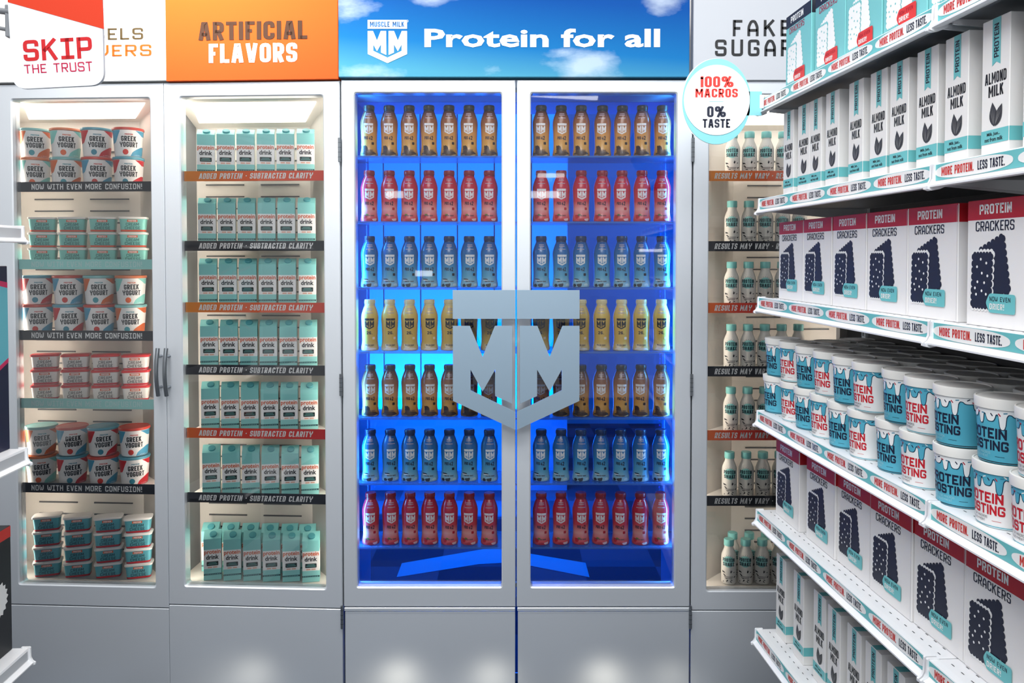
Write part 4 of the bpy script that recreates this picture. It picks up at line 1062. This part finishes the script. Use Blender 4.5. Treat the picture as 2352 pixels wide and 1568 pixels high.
# ------------------------------------------------------------------ left-hand shelving run (only its far end shows)
HZ = [P(45, py, 2.2).z for py in (522, 1030, 1487)]
for i, z in enumerate(HZ):
    run_shelf(FH, -.80, .80, z, 'white shelf end nearest the yogurt fridge, %s' % ['level with the cream cheese', 'carrying the teal and navy snack box', 'carrying the black snack box'][i], False, True, .30)
t = empty('shelving_frame', FH.w(0, 0, 0), FH.rot); tag(t, 'white upright and back panel of the shelving run in front of yogurt fridge', 'shelving')
MB().cbox(-.80, -.004, .312, .33, .05, 2.3, BK, .002).build('back_panel', t)
for u in (-.002, -.80): MB().cbox(u - .012, u + .012, .301, .34, 0, 2.32, WHITE, .002).build('upright', t)
MB().cbox(-.80, 0, .03, .34, 0, .06, WHITE, .003).build('base_plinth', t)
def hbox(px, pytop, z, w, d, label, draw):
    v = .04; u = FH.at(px, 900, v)[0]; zt_ = FH.at(px, pytop, v)[1]; h = zt_ - z - .001
    mb = MB(); draw(mb, w, d, h); o = mb.build('snack_box'); o.location = FH.w(u - w / 2, v + d / 2, z + .0006); o.rotation_euler = (0, 0, FH.rot)
    tag(o, label, 'snack box'); return o
PINK = mat('pink_print', '#d0235f', .4); NAV2 = mat('deep_navy_print', '#14183a', .4)
def draw1(mb, w, d, h):
    mb.cbox(-w / 2, w / 2, -d / 2, d / 2, 0, h, NAV2, .0015)
    for k, (fn, s) in enumerate(((FRONT(-d / 2 - .0004), w), (lambda a, b_: (w / 2 + .0004, a, b_), d))):
        x0, x1 = -s / 2 + .001, s / 2 - .001
        mb.decal([[(x0, h * .36), (x1, h * .50), (x1, h * .88), (x0, h * .94)]], mat('aqua_print', '#66bccb', .4), fn)
        mb.decal([[(x0, h * .335), (x1, h * .475), (x1, h * .50), (x0, h * .36)], [(x0, h * .94), (x1, h * .88), (x1, h * .91), (x0, h * .965)]], PINK, fn)
hbox(21, 610, HZ[1], .17, .06, 'navy snack box with aqua panel and pink lines, in front of yogurt fridge', draw1)
def draw2(mb, w, d, h):
    mb.cbox(-w / 2, w / 2, -d / 2, d / 2, 0, h, BLACK, .0015)
    mb.decal(rect(-w / 2 + .001, w / 2 - .001, h * .91, h - .001), RED2, FRONT(-d / 2 - .0004)); mb.decal(rect(-d / 2 + .001, d / 2 - .001, h * .91, h - .001), RED2, lambda a, b_: (w / 2 + .0004, a, b_))
    q = []
    for k in range(36):
        a = 2 * math.pi * k / 36; r = (.052, .044)[k % 2]; q.append((.016 + r * math.cos(a), h * .46 + r * math.sin(a)))
    mb.decal([q], WPRINT, FRONT(-d / 2 - .0006))
hbox(19, 1208, HZ[2], .17, .06, 'black snack box with red top band and white starburst beside yogurt fridge', draw2)

# sign that juts out from the left run
YS = 2.0
t = empty('hanging_sign', P(140, 100, YS), math.radians(9)); tag(t, 'white rounded sign with red wedge and red capitals jutting out from the shelving', 'sign')
FS = Frame(P(140, 100, YS).x, YS, math.radians(9)); z0s = P(140, 100, YS).z
q = lambda px, py: (FS.at(px, py, 0)[0], FS.at(px, py, 0)[1] - z0s)
TLc, TRc, BRc, BLc = q(14, -60), q(234, -68), q(247, 195), q(30, 205)
top = .30
ex = lambda a, b_, z: (a[0] + (b_[0] - a[0]) * (z - a[1]) / (b_[1] - a[1]), z)
bm = [(BLc[0], BLc[1]), (BRc[0] - .008, BRc[1]), ex(BRc, TRc, top), ex(BLc, TLc, top)]
out = rnd([bm[3], bm[0], bm[1], bm[2]], .034, False, 8)
mb = MB().prism(out, 0, .012, mat('sign_white', '#dfe2e8', .7, spec=.15))
f = FRONT(-.0005)
q2 = lambda px, py: q(px, py)
mb.decal([[ex(BLc, TLc, q(16, 5)[1]), q2(239, 67), (bm[2][0], top - .001), (bm[3][0], top - .001)]], mat('sign_red', '#c93c24', .7, spec=.15), f)
def qtext(s, st, c00, c10, c11, c01, m):    # lettering set in a slightly tilted box
    A, B, C, Dd = q(*c00), q(*c10), q(*c11), q(*c01)
    ps = [[((A[0] + (B[0] - A[0]) * x) * (1 - y) + (Dd[0] + (C[0] - Dd[0]) * x) * y, (A[1] + (B[1] - A[1]) * x) * (1 - y) + (Dd[1] + (C[1] - Dd[1]) * x) * y) for x, y in p] for p in text(s, st, 0, 1, 0, 1)]
    mb.decal(ps, m, f)
qtext('SKIP', dict(TEC, wt=.17, serif=1, sp=.13), (55, 141), (213, 133), (210, 84), (52, 93), mat('sign_letters', '#c02c30', .7, spec=.1))
qtext('THE TRUST', dict(TEC, wt=.125, sp=.16), (57, 169), (213, 163), (211, 141), (55, 149), mat('sign_small_letters', '#bb2c4c', .7, spec=.1))
mb.build('board', t)
pa = Vector((q(17, 25)[0], .004, q(17, 25)[1]))
br = MB().tube([pa + Vector((.01, .01, 0)), pa + Vector((-.06, .03, .012)), pa + Vector((-.17, .10, .02))], .008, GREY, 12)
br.tube([pa + Vector((.01, .01, -.045)), pa + Vector((-.06, .03, -.03)), pa + Vector((-.17, .10, -.02))], .005, GREY, 10)
br.cbox(pa.x - .012, pa.x + .012, .0125, .03, pa.z - .06, pa.z + .02, GREY, .002)
br.build('bracket', t)
